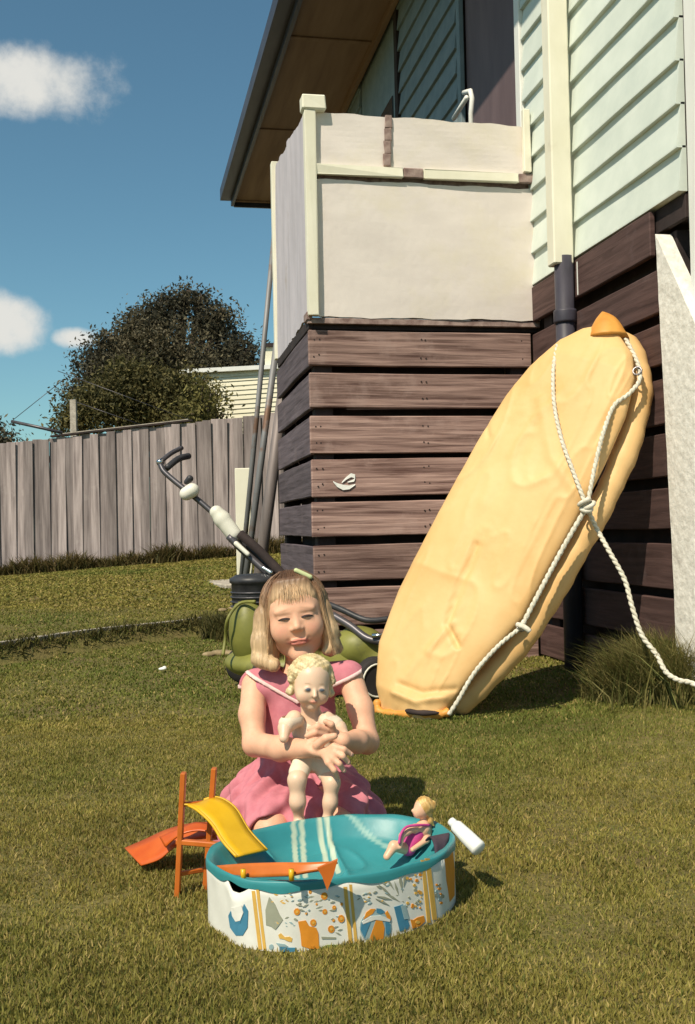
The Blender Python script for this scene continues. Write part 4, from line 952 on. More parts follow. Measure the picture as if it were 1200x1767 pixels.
M['liner'] = material('teal_liner_vinyl', .9, 1.1, scale=(14, 14, 14), rough=.42, spec=.45, bump=.15, bscale=60, bdist=.002, attr=True)
link('liner', me, M['liner'], pool, smooth=True)
def prt(name, pts, m, off=.0016, sub=1):
    off *= .7
    """flat print: polygon given in photo points on the wall"""
    P = [wallpt(*p) for p in pts]; out = []
    for i in range(len(P)):
        a, b = np.array(P[i]), np.array(P[(i+1) % len(P)])
        for k in range(sub+1): out.append(a+(b-a)*k/(sub+1))
    c = np.mean(out, 0); V = [wpos(a, b, off) for a, b in out]+[wpos(c[0], c[1], off)]; n = len(out)
    V += [wpos(a, b, off-.0012) for a, b in out]
    F = [(i, (i+1) % n, n) for i in range(n)]+[(i, n+1+i, n+1+(i+1) % n, (i+1) % n) for i in range(n)]
    return link(name, pymesh(V, F), m, pool)
def disc(cx, cy, rx, ry, n=12, ph=0): return [(cx+rx*math.cos(ph+2*math.pi*i/n), cy+ry*math.sin(ph+2*math.pi*i/n)) for i in range(n)]
for (x0, y0, x1, y1, w) in ((438, 1537, 450, 1638, 3), (445, 1532, 458, 1640, 2.5), (596, 1530, 606, 1634, 3.2), (605, 1526, 615, 1630, 2.5), (729, 1484, 740, 1592, 3), (737, 1481, 750, 1587, 4)):
    prt('stripe', [(x0-w, y0), (x0+w, y0), (x1+w, y1), (x1-w, y1)], M['p_yel'], sub=3)
prt('fir_print', [(465, 1548), (475, 1560), (483, 1578), (489, 1587), (476, 1604), (468, 1598), (460, 1596), (459, 1570)], M['p_gry'])
prt('curl_print', [(399, 1572), (406, 1594), (416, 1592), (422, 1560), (429, 1572), (428, 1600), (420, 1614), (408, 1614), (398, 1600), (395, 1580)], M['p_blu'])
prt('curl_print', [(400, 1566), (404, 1566), (418, 1562), (421, 1575), (416, 1588), (408, 1590), (402, 1580)], M['pwall'], .0024)
prt('bone_print', [(481, 1613), (485, 1610), (492, 1617), (500, 1616), (505, 1619), (504, 1625), (498, 1624), (490, 1620), (483, 1619)], M['p_yel'])
prt('water_print', [(483, 1634), (512, 1635), (513, 1642), (483, 1642)], M['p_blu']); prt('water_print', [(477, 1627), (492, 1629), (498, 1633), (482, 1633)], M['p_lbl']); prt('drop_print', disc(469, 1634, 4, 5, 8), M['p_lbl'])
prt('tent_print', [(515, 1590), (528, 1588), (534, 1598), (546, 1601), (550, 1610), (551, 1637), (536, 1637), (521, 1632), (519, 1610)], M['p_org'])
for (x, y, r) in ((513, 1573, 5.5), (536, 1539, 3), (560, 1546, 6), (561, 1573, 4.5), (577, 1566, 3.5), (541, 1592, 5.5), (572, 1603, 6), (589, 1585, 6), (576, 1588, 2.5), (590, 1560, 2.5), (547, 1560, 2), (529, 1576, 2)):
    prt('flower_print', disc(x, y, r, r*1.1, 9), M['p_org']); prt('flower_centre', disc(x+.5, y, r*.45, r*.45, 6), M['p_yel'], .0024)
rr = random.Random(4)
for i in range(34):
    x = rr.uniform(515, 592); y = rr.uniform(1540, 1614); w = rr.uniform(2, 6); a = rr.uniform(-.5, .5)
    if 512 < x < 553 and y > 1586: continue
    prt('leaf_print', [(x-w, y-w*a), (x, y-1.6), (x+w, y+w*a), (x, y+1.6)], M['p_gry'] if i % 3 else M['p_lbl'])
prt('ground_print', [(556, 1634), (566, 1630), (584, 1630), (584, 1637), (570, 1640), (556, 1641)], M['p_grn']); prt('post_print', [(555, 1616), (580, 1617), (580, 1620), (556, 1620)], M['p_gry'])
# beach ball
bc = (648, 1600); R1 = 25
prt('ball_print', disc(bc[0], bc[1], R1+2, R1+4, 20), M['p_lbl'], .0018)
prt('ball_print', [(627, 1586), (632, 1574), (640, 1568), (648, 1568), (643, 1576), (634, 1582)], M['p_org'], .0026); prt('ball_print', [(664, 1576), (668, 1571), (673, 1580), (674, 1588), (668, 1585)], M['p_org'], .0026)
prt('ball_print', [(650, 1567), (657, 1568), (664, 1573), (656, 1577), (650, 1574)], M['p_blu'], .0026); prt('ball_print', [(650, 1584), (657, 1584), (663, 1600), (661, 1619), (640, 1624), (638, 1618), (645, 1598)], M['p_org'], .0026)
prt('ball_print', [(624, 1592), (642, 1584), (634, 1604), (629, 1618), (622, 1604)], M['p_blu'], .0026); prt('ball_print', [(664, 1586), (673, 1594), (673, 1610), (666, 1616), (665, 1600)], M['p_blu'], .0026)
prt('ball_print', [(624, 1590), (640, 1580), (656, 1579), (672, 1586), (672, 1590), (656, 1583), (640, 1585), (626, 1594)], M['pwall'], .0034)
prt('towel_print', [(680, 1565), (690, 1562), (695, 1560), (706, 1596), (704, 1602), (690, 1607)], M['p_blu'], sub=2); prt('towel_print', [(691, 1563), (699, 1561), (705, 1585), (697, 1586)], M['p_lbl'], .0026)
for (x0, y0, x1, y1, w) in ((655, 1516, 668, 1530, 4), (665, 1512, 680, 1536, 4), (653, 1526, 674, 1544, 4), (688, 1502, 694, 1540, 5), (700, 1500, 696, 1530, 4), (650, 1546, 676, 1552, 4), (664, 1540, 690, 1556, 4), (648, 1550, 672, 1562, 3.5), (680, 1520, 688, 1545, 4)):
    dx, dy = x1-x0, y1-y0; L = math.hypot(dx, dy); nx_, ny_ = -dy/L*w*.5, dx/L*w*.5; mx_, my_ = (x0+x1)/2, (y0+y1)/2
    prt('palm_print', [(x0, y0), (mx_+nx_, my_+ny_), (x1, y1), (mx_-nx_, my_-ny_)], M['p_gry'])
for i in range(30):
    x = rr.uniform(700, 728); y = rr.uniform(1500, 1572); r = rr.uniform(1, 3.2); prt('flower_print', disc(x, y, r, r, 6, i), [M['p_yel'], M['p_org'], M['p_gry']][i % 3])
for i in range(46):
    x = rr.choice((rr.uniform(462, 512), rr.uniform(618, 700), rr.uniform(618, 640))); y = rr.uniform(1540, 1560)+rr.choice((0, 0, 40))*(x < 512); r = rr.uniform(1, 2.6); a = rr.uniform(-1, 1)
    if x > 640: y = rr.uniform(1510, 1560)
    prt('leaf_print', [(x-r*1.6, y-r*a), (x, y-r*.7), (x+r*1.6, y+r*a), (x, y+r*.7)], [M['p_gry'], M['p_yel'], M['p_lbl']][i % 3])
prt('castle_print', [(708, 1586), (712, 1588), (720, 1583), (731, 1580), (733, 1590), (724, 1598), (712, 1602)], M['p_org']); prt('flower_centre', disc(720, 1591, 4, 3, 7), M['p_yel'], .0026)
for i in range(12):
    x = rr.uniform(752, 764); y = rr.uniform(1525, 1570); r = rr.uniform(1.5, 4); prt('flower_print', disc(x, y, r, r, 6, i), [M['p_gry'], M['p_org'], M['p_lbl']][i % 3])
prt('edge_print', [(766, 1476), (773, 1474), (781, 1470), (784, 1500), (784, 1545), (776, 1556), (770, 1520)], M['p_org'], sub=2)
# pale straps across the liner
def strap(name, a, b, w, m, z0=.003, n=16):
    V = []; F = []
    def ground_at(px_, py_):
        d = pix(px_, py_, 1.0)-CO
        for s in np.arange(1.60, 2.2, .004):
            p = CO+d*s-po
            if s > 1.74 and p[2] < linz(p[0], p[1])+z0: break
        return p[0], p[1]
    A = np.array(ground_at(*a)); B_ = np.array(ground_at(*b)); d = B_-A; nn = np.array([-d[1], d[0]])/np.linalg.norm(d)*w/2
    prof = np.array([max(linz(*(A+d*i/n+nn*q)) for q in (-1, 0, 1)) for i in range(n+1)]); prof = np.array([max(prof[max(0, i-2):i+3]) for i in range(n+1)])
    for i in range(n+1):
        c = A+d*i/n
        for dz in (z0*.5, z0*.5-.003):
            for s in (-1, 1): q = c+nn*s; V.append((q[0], q[1], linz(q[0], q[1])+dz))
        if i:
            k = (i-1)*4; F += [(k, k+4, k+5, k+1), (k+2, k+3, k+7, k+6), (k, k+2, k+6, k+4), (k+1, k+5, k+7, k+3)]
    return link(name, fixn(pymesh(V, F)), m, pool, smooth=True)
for a, b in () and (((508, 1424), (510, 1486)), ((520, 1422), (523, 1486)), ((553, 1419), (562, 1485)), ((566, 1417), (576, 1484))): strap('strap', a, b, .0105, M['p_cream'], .004)
#strap('liner_fold', (614, 1418), (668, 1462), .010, M['p_cream'], .002)
# orange rail clipped along the front left of the rim, with its pointed bracket
def sheet(name, A, B_, m, parent, thick=.003, org=None, n=6):
    A = catmull(A, n); B_ = catmull(B_, n); V = []; F = []; A = np.array(A); B_ = np.array(B_)
    nrm = np.cross(B_-A, np.gradient(A, axis=0)); nrm /= np.linalg.norm(nrm, axis=1)[:, None]+1e-9; K = 4
    for s in (0, 1):
        for i in range(len(A)):
            for k in range(K+1): V.append(A[i]+(B_[i]-A[i])*k/K-nrm[i]*thick*s)
    N = len(A); off = N*(K+1)
    for i in range(N-1):
        for k in range(K): a = i*(K+1)+k; F.append((a, a+1, a+K+2, a+K+1)); F.append((off+a, off+a+K+1, off+a+K+2, off+a+1))
        for k in (0, K): a = i*(K+1)+k; F.append((a, a+K+1, off+a+K+1, off+a))
    for i in (0, N-1):
        for k in range(K): a = i*(K+1)+k; F.append((a, a+1, off+a+1, off+a))
    return link(name, fixn(pymesh(V, F)), m, parent, smooth=True)
top = [pix(x, y, t)-po for x, y, t in ((368, 1494, 1.80), (420, 1490, 1.735), (480, 1488, 1.69), (530, 1488, 1.665), (582, 1486, 1.655))]
bot = [pix(x, y, t)-po for x, y, t in ((369, 1511, 1.79), (420, 1514, 1.725), (480, 1512, 1.68), (508, 1508, 1.66), (560, 1499, 1.65))]
sheet('orange_rail', top, bot, M['oplastic'], pool, .008)
tri = [pix(x, y, 1.648)-po for x, y in ((548, 1499), (583, 1484), (576, 1510), (565, 1537), (556, 1512))]
V = [p for p in tri]+[p+np.array([0, .008, 0]) for p in tri]; n = 5
link('pointed_bracket', fixn(pymesh(V, [tuple(range(n)), tuple(range(n, 2*n))[::-1]]+[(i, n+i, n+(i+1) % n, (i+1) % n) for i in range(n)])), M['oplastic'], pool)
for x in (420, 503):
    a = pix(x, 1500, 1.71 if x < 450 else 1.655)-po; tube('rail_clip', [a, a+np.array([0, 0, -.018])], .0045, M['yplastic'], pool, 8)
# dark cloth hanging over the rim at the right
A_ = [pix(x, y, t)-po for x, y, t in ((735, 1452, 1.93), (742, 1446, 1.90), (748, 1456, 1.845), (751, 1478, 1.83), (752, 1500, 1.83))]
B_ = [pix(x, y, t)-po for x, y, t in ((770, 1442, 1.97), (776, 1440, 1.93), (772, 1455, 1.88), (762, 1474, 1.84), (748, 1503, 1.83))]
M['cloth'] = material('dark_mauve_cloth', (.045, .03, .045), (.08, .055, .075), rough=.85)
tag(sheet('dark_cloth', A_, B_, M['cloth'], None, .003), 'small dark mauve cloth hanging over the right rim of the toy pool', 'cloth')
o = bpy.data.objects['dark_cloth']; o.location = W(po); o.rotation_euler = (0, 0, -YAW)
# white bottle leaning on the rim
bt, bo = frame('white_bottle', 812, 1450, 1.93, 'small white plastic bottle leaning over the right rim of the toy pool', 'bottle')
a = pix(783, 1421, 1.95)-bo; b = pix(828, 1466, 1.90)-bo; n_ = (b-a)/np.linalg.norm(b-a)
tube('bottle_body', [a+n_*.004, a+n_*.008, (a+b)/2, b-n_*.004, b], [.010, .0125, .0145, .0155, .013], M['white'], bt, 18); tube('bottle_neck', [a-n_*.008, a+n_*.004], [.008, .009], M['white'], bt, 14)
# ------------------------------------------------------------------ toy ladder and slides
def stand(name, px_, py_, t, label, cat): return frame(name, px_, py_, t, label, cat, 0.0)
ld, lo_ = stand('toy_ladder', 335, 1545, 1.95, 'orange plastic toy ladder standing on the grass left of the toy pool', 'toy ladder')
LP = lambda a, b, t=1.95: pix(a, b, t)-lo_
def post(p, q, w, d, m, parent, name='post'):
    p, q = np.array(p), np.array(q); ax = q-p; L = np.linalg.norm(ax); me = boxmesh(w, d, L, .0015); o = link(name, me, m, parent, (p+q)/2); o.rotation_euler = Vector(ax).to_track_quat('Z', 'Y').to_euler(); return o
post(LP(306, 1556), LP(317, 1333), .018, .010, M['oplastic'], ld); post(LP(353, 1556, 1.99), LP(370, 1325, 1.99), .018, .010, M['oplastic'], ld)
for (y0, y1) in ((1388, 1384), (1454, 1452), (1508, 1500)): post(LP(311+(1450-y0)*.05, y0), LP(358+(1450-y1)*.08, y1, 1.99), .010, .008, M['oplastic'], ld, 'rung')
post(LP(305, 1452), LP(378, 1458, 1.93), .012, .010, M['oplastic'], ld, 'rung')
ys_, yo = frame('yellow_slide', 390, 1430, 1.9, 'bright yellow plastic toy slide curving from the orange ladder into the pool', 'toy slide')
YP = lambda a, b, t: pix(a, b, t)-yo
A_ = [YP(309, 1389, 1.945), YP(326, 1391, 1.94), (YP(342, 1400, 1.925)), YP(366, 1423, 1.90), YP(385, 1453, 1.87), YP(409, 1480, 1.845)]
B_ = [YP(318, 1383, 1.98), YP(340, 1386, 1.99), (YP(374, 1377, 1.985)), YP(405, 1394, 1.965), YP(430, 1434, 1.93), YP(461, 1468, 1.90)]
sheet('slide_bed', A_, B_, M['yplastic'], ys_, .003)
up = np.array([0, 0, .004])
tube('slide_lip', catmull([p+up*.3 for p in A_[1:]], 5), .0028, M['yplastic'], ys_, 8); tube('slide_lip', catmull([p+up*.3 for p in B_[1:]], 5), .0028, M['yplastic'], ys_, 8)
rs, ro = frame('orange_slide', 290, 1450, 2.1, 'orange red plastic toy slide lying crumpled behind the toy ladder', 'toy slide', 0.0)
RP = lambda a, b, t: pix(a, b, t)-ro
A_ = [RP(376, 1447, 2.04), RP(335, 1450, 2.05), RP(300, 1462, 2.06), RP(275, 1482, 2.06), RP(243, 1493, 2.07)]
B_ = [RP(366, 1418, 2.10), RP(330, 1420, 2.13), RP(290, 1430, 2.14), RP(252, 1447, 2.15), RP(215, 1463, 2.15)]
sheet('slide_bed', A_, B_, M['rplastic'], rs, .003)
C_ = [RP(378, 1440, 2.02), RP(345, 1432, 2.03), RP(310, 1440, 2.03), RP(285, 1462, 2.05)]; D_ = [RP(372, 1424, 2.06), RP(340, 1418, 2.07), RP(312, 1428, 2.06), RP(275, 1444, 2.08)]
sheet('slide_wall', C_, D_, M['rplastic'], rs, .003)
M['soil'] = material('dry_soil', (.22, .165, .09), (.34, .26, .15), scale=(40, 40, 40), rough=.95, bump=.5)
# scraps on the lawn
for i, (x, y, r, lab) in enumerate(((281, 1162, .020, 'small white scrap lying on the lawn left of the girl'), )):
    t = 1225/(y-919); q = pix(x, y, t); gz = float(ground_z(q[0], t)); f = Field((-.04, -.03, -.01), (.04, .03, .04), .003); f.ell((0, 0, .012), (.020, .014, .008), .005); f.ell((.01, .004, .016), (.010, .009, .010), .006)
    tag(link('white_scrap', f.mesh('scrap'), M['white'], None, W((q[0], t, gz+.008))), lab, 'scrap')
for i, (x, y, s, lab) in enumerate(((405, 1082, 1.0, 'pale dry soil patch beside the mower, the smaller one'), (385, 1132, 1.1, 'pale dry soil patch in the grass left of the mower, the larger one'))):
    t = 1225/(y-918); q = pix(x, y, t); gz = float(ground_z(q[0], t)); f = Field((-.16, -.12, -.02), (.16, .12, .05), .006)
    for k in range(9): f.ell((random.uniform(-.09, .09)*s, random.uniform(-.05, .05)*s, .004), (.035*s, .03*s, .016), .012)
    o = tag(link('soil_patch', f.mesh('soil'), M['soil'], None, W((q[0], t, gz+.004))), lab, 'soil', 'dry soil patches by the mower')
# ================================================================== the girl
M['skin'] = material('skin', .94, 1.05, scale=(60, 60, 60), rough=.55, attr=True, sss=.12, spec=.35)
M['pink'] = material('pink_cotton', (.50, .165, .205), (.57, .205, .245), scale=(45, 45, 45), rough=.9, bump=.12, bscale=400, bdist=.001)
M['trim'] = material('pale_pink_trim', (.74, .52, .50), (.80, .60, .56), scale=(60, 60, 60), rough=.85)
M['hair'] = material('dark_blond_hair', .72, 1.3, scale=(220, 220, 14), rough=.5, attr=True, spec=.5, bump=.5, bdist=.002)
M['lash'] = material('dark_lashes', (.07, .035, .03), (.09, .05, .04), rough=.7)
M['clip'] = material('pale_green_hair_clip', (.50, .55, .28), (.6, .65, .35), rough=.35)
T0 = 2.36
girl, go = frame('person', 510, 1416, T0, 'young girl in a pink sleeveless dress kneeling on the lawn and cuddling a doll', 'person', 0.004)
G = lambda a, b, t: pix(a, b, t)-go
def rotR(tilt, yaw=0, pitch=0):
    """columns = head right, head up, head front, in (right, forward, up) axes"""
    r = Matrix.Rotation(tilt, 3, 'Y') @ Matrix.Rotation(yaw, 3, 'Z') @ Matrix.Rotation(pitch, 3, 'X')
    cols = [r @ Vector((1, 0, 0)), r @ Vector((0, 0, 1)), r @ Vector((0, -1, 0))]
    return np.array([[cols[j][i] for j in range(3)] for i in range(3)])
HR = rotR(math.radians(-7), math.radians(3), math.radians(-4)); HC = G(511, 1066, T0); HS = 1.0
def hp(x, y, z): return HC+HR @ (np.array([x, y, z])*HS)
H_ = .0026
f = Field((-.20, -.30, -.02), (.21, .30, .67), H_)
def he(c, r, k=.01, sub=False): f.ell(hp(*c), np.array(r)*HS, k, HR, sub)
def hc(a, b, ra, rb, k=.01, sub=False): f.cap(hp(*a), hp(*b), ra*HS, rb*HS, k, sub)
# torso
neck = G(512, 1150, 2.385); shL = G(440, 1182, 2.385); shR = G(604, 1168, 2.365); chest = G(516, 1228, 2.395); belly = G(515, 1310, 2.40); pelv = G(512, 1368, 2.43)
f.ell(chest, (.078, .052, .085), .03); f.ell(belly, (.075, .055, .08), .04); f.ell(pelv, (.095, .08, .062), .04)
f.cap(shL+np.array([.01, 0, -.004]), shR+np.array([-.01, 0, -.004]), .028, .028, .03)
f.cap(neck+np.array([0, .01, -.03]), hp(0, -.055, -.02), .030, .031, .025)
# arms: right arm (left in the photo) crosses the doll; left arm comes in from the other side
eL = G(440, 1284, 2.30); wL = G(535, 1292, 2.135); eR = G(634, 1280, 2.28); wR = G(592, 1278, 2.15)
f.chain([shL, (shL+eL)/2+np.array([-.006, -.004, 0]), eL], [.031, .029, .026], .014); f.chain([eL, (eL+wL)/2+np.array([0, -.004, -.004]), wL], [.027, .0265, .0185], .012)
f.chain([shR, (shR+eR)/2+np.array([.005, -.004, 0]), eR], [.030, .028, .025], .014); f.chain([eR, (eR+wR)/2+np.array([.003, -.003, 0]), wR], [.026, .024, .018], .012)
# right hand
pL = G(562, 1300, 2.10); f.ell((wL+pL)/2+np.array([.004, 0, -.002]), (.028, .013, .020), .012, rotR(math.radians(14)))
kn_ = [G(577, 1288, 2.085), G(578, 1298, 2.08), G(574, 1308, 2.078), G(567, 1316, 2.078)]
mid_ = [G(594, 1293, 2.075), G(592, 1305, 2.07), G(586, 1318, 2.07), G(577, 1329, 2.072)]
tp_ = [G(607, 1302, 2.085), G(602, 1316, 2.08), G(594, 1330, 2.08), G(583, 1342, 2.085)]
for i in range(4):
    f.cap(pL+(kn_[i]-pL)*.1, kn_[i], .0095, .0080, .006); f.chain([kn_[i], mid_[i], tp_[i]], [.0070, .0063, .0052], .0018)
th_ = [G(548, 1286, 2.105), G(563, 1274, 2.09), G(578, 1270, 2.088)]; f.chain(th_, [.0105, .0085, .0068], .005)
# left hand, seen beyond the right one
pR = G(572, 1268, 2.15); f.ell(pR, (.020, .012, .015), .01)
for (a, b, c) in (((566, 1258, 2.14), (548, 1254, 2.13), (534, 1258, 2.135)), ((563, 1266, 2.14), (544, 1264, 2.128), (530, 1270, 2.13)), ((564, 1275, 2.14), (546, 1276, 2.13), (533, 1280, 2.13)), ((576, 1262, 2.14), (572, 1250, 2.13), (562, 1245, 2.13))):
    f.chain([G(*a), G(*b), G(*c)], [.0078, .0070, .0058], .003)
# legs: sitting back between the heels, knees forward
hL = G(478, 1372, 2.42); kL = G(468, 1434, 2.195); hR = G(552, 1372, 2.42); kR = G(590, 1430, 2.20)
for s, h_, k_ in ((-1, hL, kL), (1, hR, kR)):
    k_[2] = max(k_[2], .05); f.chain([h_, (h_+k_)/2+np.array([0, 0, .006]), k_], [.056, .050, .040], .02)
    an = k_+np.array([s*.035, .27, 0]); an[2] = .026; f.chain([k_+np.array([s*.01, .01, -.008]), (k_+an)/2+np.array([s*.006, 0, -.008]), an], [.036, .033, .021], .012)
    f.chain([an, an+np.array([s*.012, .05, -.004])], [.021, .016], .01)
    for q in range(5): f.cap(an+np.array([s*.01+(q-2)*.006, .045, -.006]), an+np.array([s*.016+(q-2)*.0075, .068-.003*abs(q-1), -.010]), .006, .005, .003)
# head
he((0, .028, -.018), (.066, .074, .080), .012); he((0, -.020, .012), (.058, .064, .055), .03); he((0, .028, .030), (.052, .045, .040), .02)
for s in (-1, 1):
    he((s*.032, -.026, .038), (.024, .025, .025), .022); he((s*.024, .0175, .060), (.021, .0070, .009), .011)
    he((s*.066, -.004, -.012), (.007, .017, .012), .006)
he((0, -.083, .040), (.018, .013, .014), .020); hc((-.034, -.060, .0), (0, -.084, .030), .016, .014, .02); hc((.034, -.060, .0), (0, -.084, .030), .016, .014, .02)
for s in (-1, 1): he((s*.025, .0015, .0755), (.0165, .0070, .0065), .010, True)
hc((0, .004, .062), (0, -.021, .0745), .0058, .0092, .012)
for s in (-1, 1): he((s*.0098, -.0240, .0700), (.0060, .0052, .0065), .004); he((s*.0048, -.0285, .0785), (.0028, .0022, .0035), .002, True)
for s in (-1, 1): he((s*.0250, -.0005, .0585), (.0145, .0080, .0110), .004); hc((s*.012, .0052, .0672), (s*.038, .0048, .0600), .0034, .0032, .003); hc((s*.013, -.0055, .0665), (s*.037, -.0052, .0600), .0030, .0028, .004)
he((0, -.0500, .0640), (.0250, .0034, .0072), .004); he((0, -.0572, .0625), (.0195, .0042, .0068), .005)
hc((-.0265, -.0560, .0655), (.0, -.0533, .0705), .0015, .0015, .0025, True); hc((0, -.0533, .0705), (.0265, -.0560, .0655), .0014, .0012, .0025, True); hc((-.0045, .012, .0690), (-.0055, .026, .0680), .0012, .0010, .004, True); hc((.0045, .012, .0690), (.0055, .026, .0680), .0012, .0010, .004, True)
he((0, -.0385, .073), (.0035, .006, .003), .004, True)
for s in (-1, 1): he((s*.023, -.0505, .064), (.004, .004, .004), .006, True)
def skincol(V):
    L = ((V-HC) @ HR)/HS; c = np.tile(np.array([.74, .415, .275]), (len(V), 1)); c *= (1+.05*vnoise(V, 40, 1))[:, None]
    d = np.sqrt(((L[:, 0])/.0255)**2+((L[:, 1]+.0537)/.0072)**2); m = np.clip(1.25-d, 0, 1)*(L[:, 2] > .05); m = np.clip(m*2.2, 0, 1)[:, None]; c = c*(1-m)+np.array([.50, .17, .13])*m
    for s in (-1, 1):
        d = np.sqrt(((L[:, 0]-s*.036)/.024)**2+((L[:, 1]+.026)/.02)**2); m = (np.clip(1-d, 0, 1)*.45*(L[:, 2] > .02))[:, None]; c = c*(1-m)+np.array([.68, .26, .19])*m
        d = np.sqrt(((L[:, 0]-s*.025)/.017)**2+((L[:, 1]-.0195-.003*np.cos(L[:, 0]*60))/.0035)**2); m = (np.clip(1.2-d, 0, 1)*.5*(L[:, 2] > .04))[:, None]; c = c*(1-m)+np.array([.38, .21, .12])*m
    for j in (kL, kR, eL, eR):
        d = np.linalg.norm(V-j, axis=1)/.05; m = (np.clip(1-d, 0, 1)*.25)[:, None]; c = c*(1-m)+np.array([.62, .27, .18])*m
    for i in range(4):
        d = np.linalg.norm(V-tp_[i], axis=1)/.012; m = (np.clip(1-d, 0, 1)*.35)[:, None]; c = c*(1-m)+np.array([.75, .36, .27])*m
    return c
body = link('body', f.mesh('body', skincol), M['skin'], girl)
# squinting eyes: a dark wet slit under each upper lid, soft lashes
M['eye'] = material('eye', (.05, .045, .05), (.09, .08, .08), rough=.15, spec=.8)
for s in (-1, 1):
    A = [hp(s*.0130, -.0010, .0688), hp(s*.019, .0006, .0712), hp(s*.026, .0012, .0708), hp(s*.033, .0006, .0672), hp(s*.0385, -.0012, .0622)]
    tube('eye', catmull(A, 4), [.0004]+[.0012+.0013*math.sin(math.pi*i/15) for i in range(15)]+[.0004], M['eye'], girl, 8)
    A = [hp(s*.0125, .0004, .0692), hp(s*.019, .0024, .0722), hp(s*.026, .0030, .0722), hp(s*.033, .0022, .0688), hp(s*.0405, -.0004, .0618)]
    tube('eyelashes', catmull(A, 4), [.0003]+[.0010+.0007*math.sin(math.pi*i/15) for i in range(15)]+[.0003], M['lash'], girl, 6)
# fingernails
M['nail'] = material('nail', (.70, .40, .30), rough=.3)
for i in range(4):
    d = (tp_[i]-mid_[i]); d /= np.linalg.norm(d); c = tp_[i]-d*.001+np.array([0, -.0052, .0015]); ff = Field(c-.008, c+.008, .0009); ff.ell(c, (.0032, .0012, .0042), .001)
    link('fingernail', ff.mesh('nail'), M['nail'], girl)
# ------------------------------------------------------------------ dress
def Gx(p, x): return p
d_ = Field((-.24, -.26, -.01), (.24, .26, .42), .0032)
o_ = .0095
d_.ell(chest, np.array((.078, .052, .088))+o_, .03); d_.ell(belly, np.array((.078, .058, .08))+o_+.004, .04)
d_.cap(shL+np.array([.022, 0, -.004]), shR+np.array([-.022, 0, -.004]), .028+o_*.9, .028+o_*.9, .03)
d_.ell(pelv+np.array([0, .0, -.002]), (.125, .115, .075), .05)
for s, h_, k_ in ((-1, hL, kL), (1, hR, kR)):
    m_ = k_+(h_-k_)*.22; d_.chain([h_+np.array([s*.015, 0, .004]), m_+np.array([s*.016, 0, .002])], [.076, .066], .035)
    d_.chain([h_+np.array([s*.05, 0, -.01]), m_+np.array([s*(.062 if s < 0 else .036), .03, -.016])], [.055, .030], .05)
    d_.ell(m_+np.array([s*(.075 if s < 0 else .044), .07, -.03]), (.055, .12, .030), .04)
d_.ell(G(512, 1410, 2.26), (.11, .09, .042), .05)
X, Y, Z = np.meshgrid(*d_.ax, indexing='ij', sparse=True)
# gathers that fan out from the waist; only below the waist
wz = .17; ang = np.arctan2(X-belly[0]*.5, -(Y-.04)+.02); amp = np.clip((wz-Z)/.10, 0, 1)*.012
d_.F += (amp*np.sin(ang*15+2.1*np.sin(Z*30)+1.0)+.5*amp*np.sin(ang*33+Z*40+2)).astype(np.float32)
P_ = np.stack(np.broadcast_arrays(X, Y, Z), -1); d_.F += (.006*vnoise(P_, 20, 8)).astype(np.float32); del P_
# knees come out of the hem at the front; hem line, neck and armholes cut away
for k_ in (kL, kR): d_.ell(k_+np.array([0, -.03, -.004]), (.046, .05, .042), .008, sub=True)
d_.F = np.maximum(d_.F, (-.004-Z).astype(np.float32)-.0)
d_.ell(neck+np.array([0, -.004, .008]), (.045, .05, .035), .006, sub=True)
d_.cap(shL+np.array([-.034, -.004, .01]), eL+np.array([-.02, -.01, 0]), .040, .034, .006, sub=True); d_.cap(shR+np.array([.034, -.004, .01]), eR+np.array([.02, -.01, 0]), .040, .034, .006, sub=True)
link('dress', d_.mesh('dress'), M['pink'], girl)
# wide collar over the shoulders, cut in a V, with its pale edge
def collar(name, grow, lo, hi, m):
    c = Field((-.16, -.16, .20), (.16, .12, .42), .0026)
    c.ell(chest, np.array((.078, .052, .088))+o_+grow, .03); c.cap(shL+np.array([.004, 0, -.002]), shR+np.array([-.004, 0, -.002]), .0285+o_+grow, .0285+o_+grow, .03)
    X, Y, Z = np.meshgrid(*c.ax, indexing='ij', sparse=True); s0 = G(408, 1160, 2.3); v0 = G(512, 1216, 2.3); s1 = G(652, 1150, 2.3)
    line = np.where(X < v0[0], v0[2]+(s0[2]-v0[2])*(v0[0]-X)/(v0[0]-s0[0]), v0[2]+(s1[2]-v0[2])*(X-v0[0])/(s1[0]-v0[0]))
    back = v0[2]+.03; line = np.where(Y > .02, back, line); dd = (Z-line)*.9
    c.F = np.maximum(c.F, np.maximum(lo-dd, dd-hi).astype(np.float32)); c.ell(neck+np.array([0, -.008, .012]), (.041, .052, .042), .004, sub=True)
    inner = Field((-.16, -.16, .20), (.16, .12, .42), .0026); inner.ell(chest, np.array((.078, .052, .088))+o_*.4, .03); inner.cap(shL+np.array([.004, 0, -.002]), shR+np.array([-.004, 0, -.002]), .0285+o_*.3, .0285+o_*.3, .03)
    c.F = np.maximum(c.F, -inner.F-.002); return link(name, c.mesh(name), m, girl)
collar('collar', .003, 0, .2, M['pink']); collar('collar_trim', .0055, -.004, .0045, M['trim'])
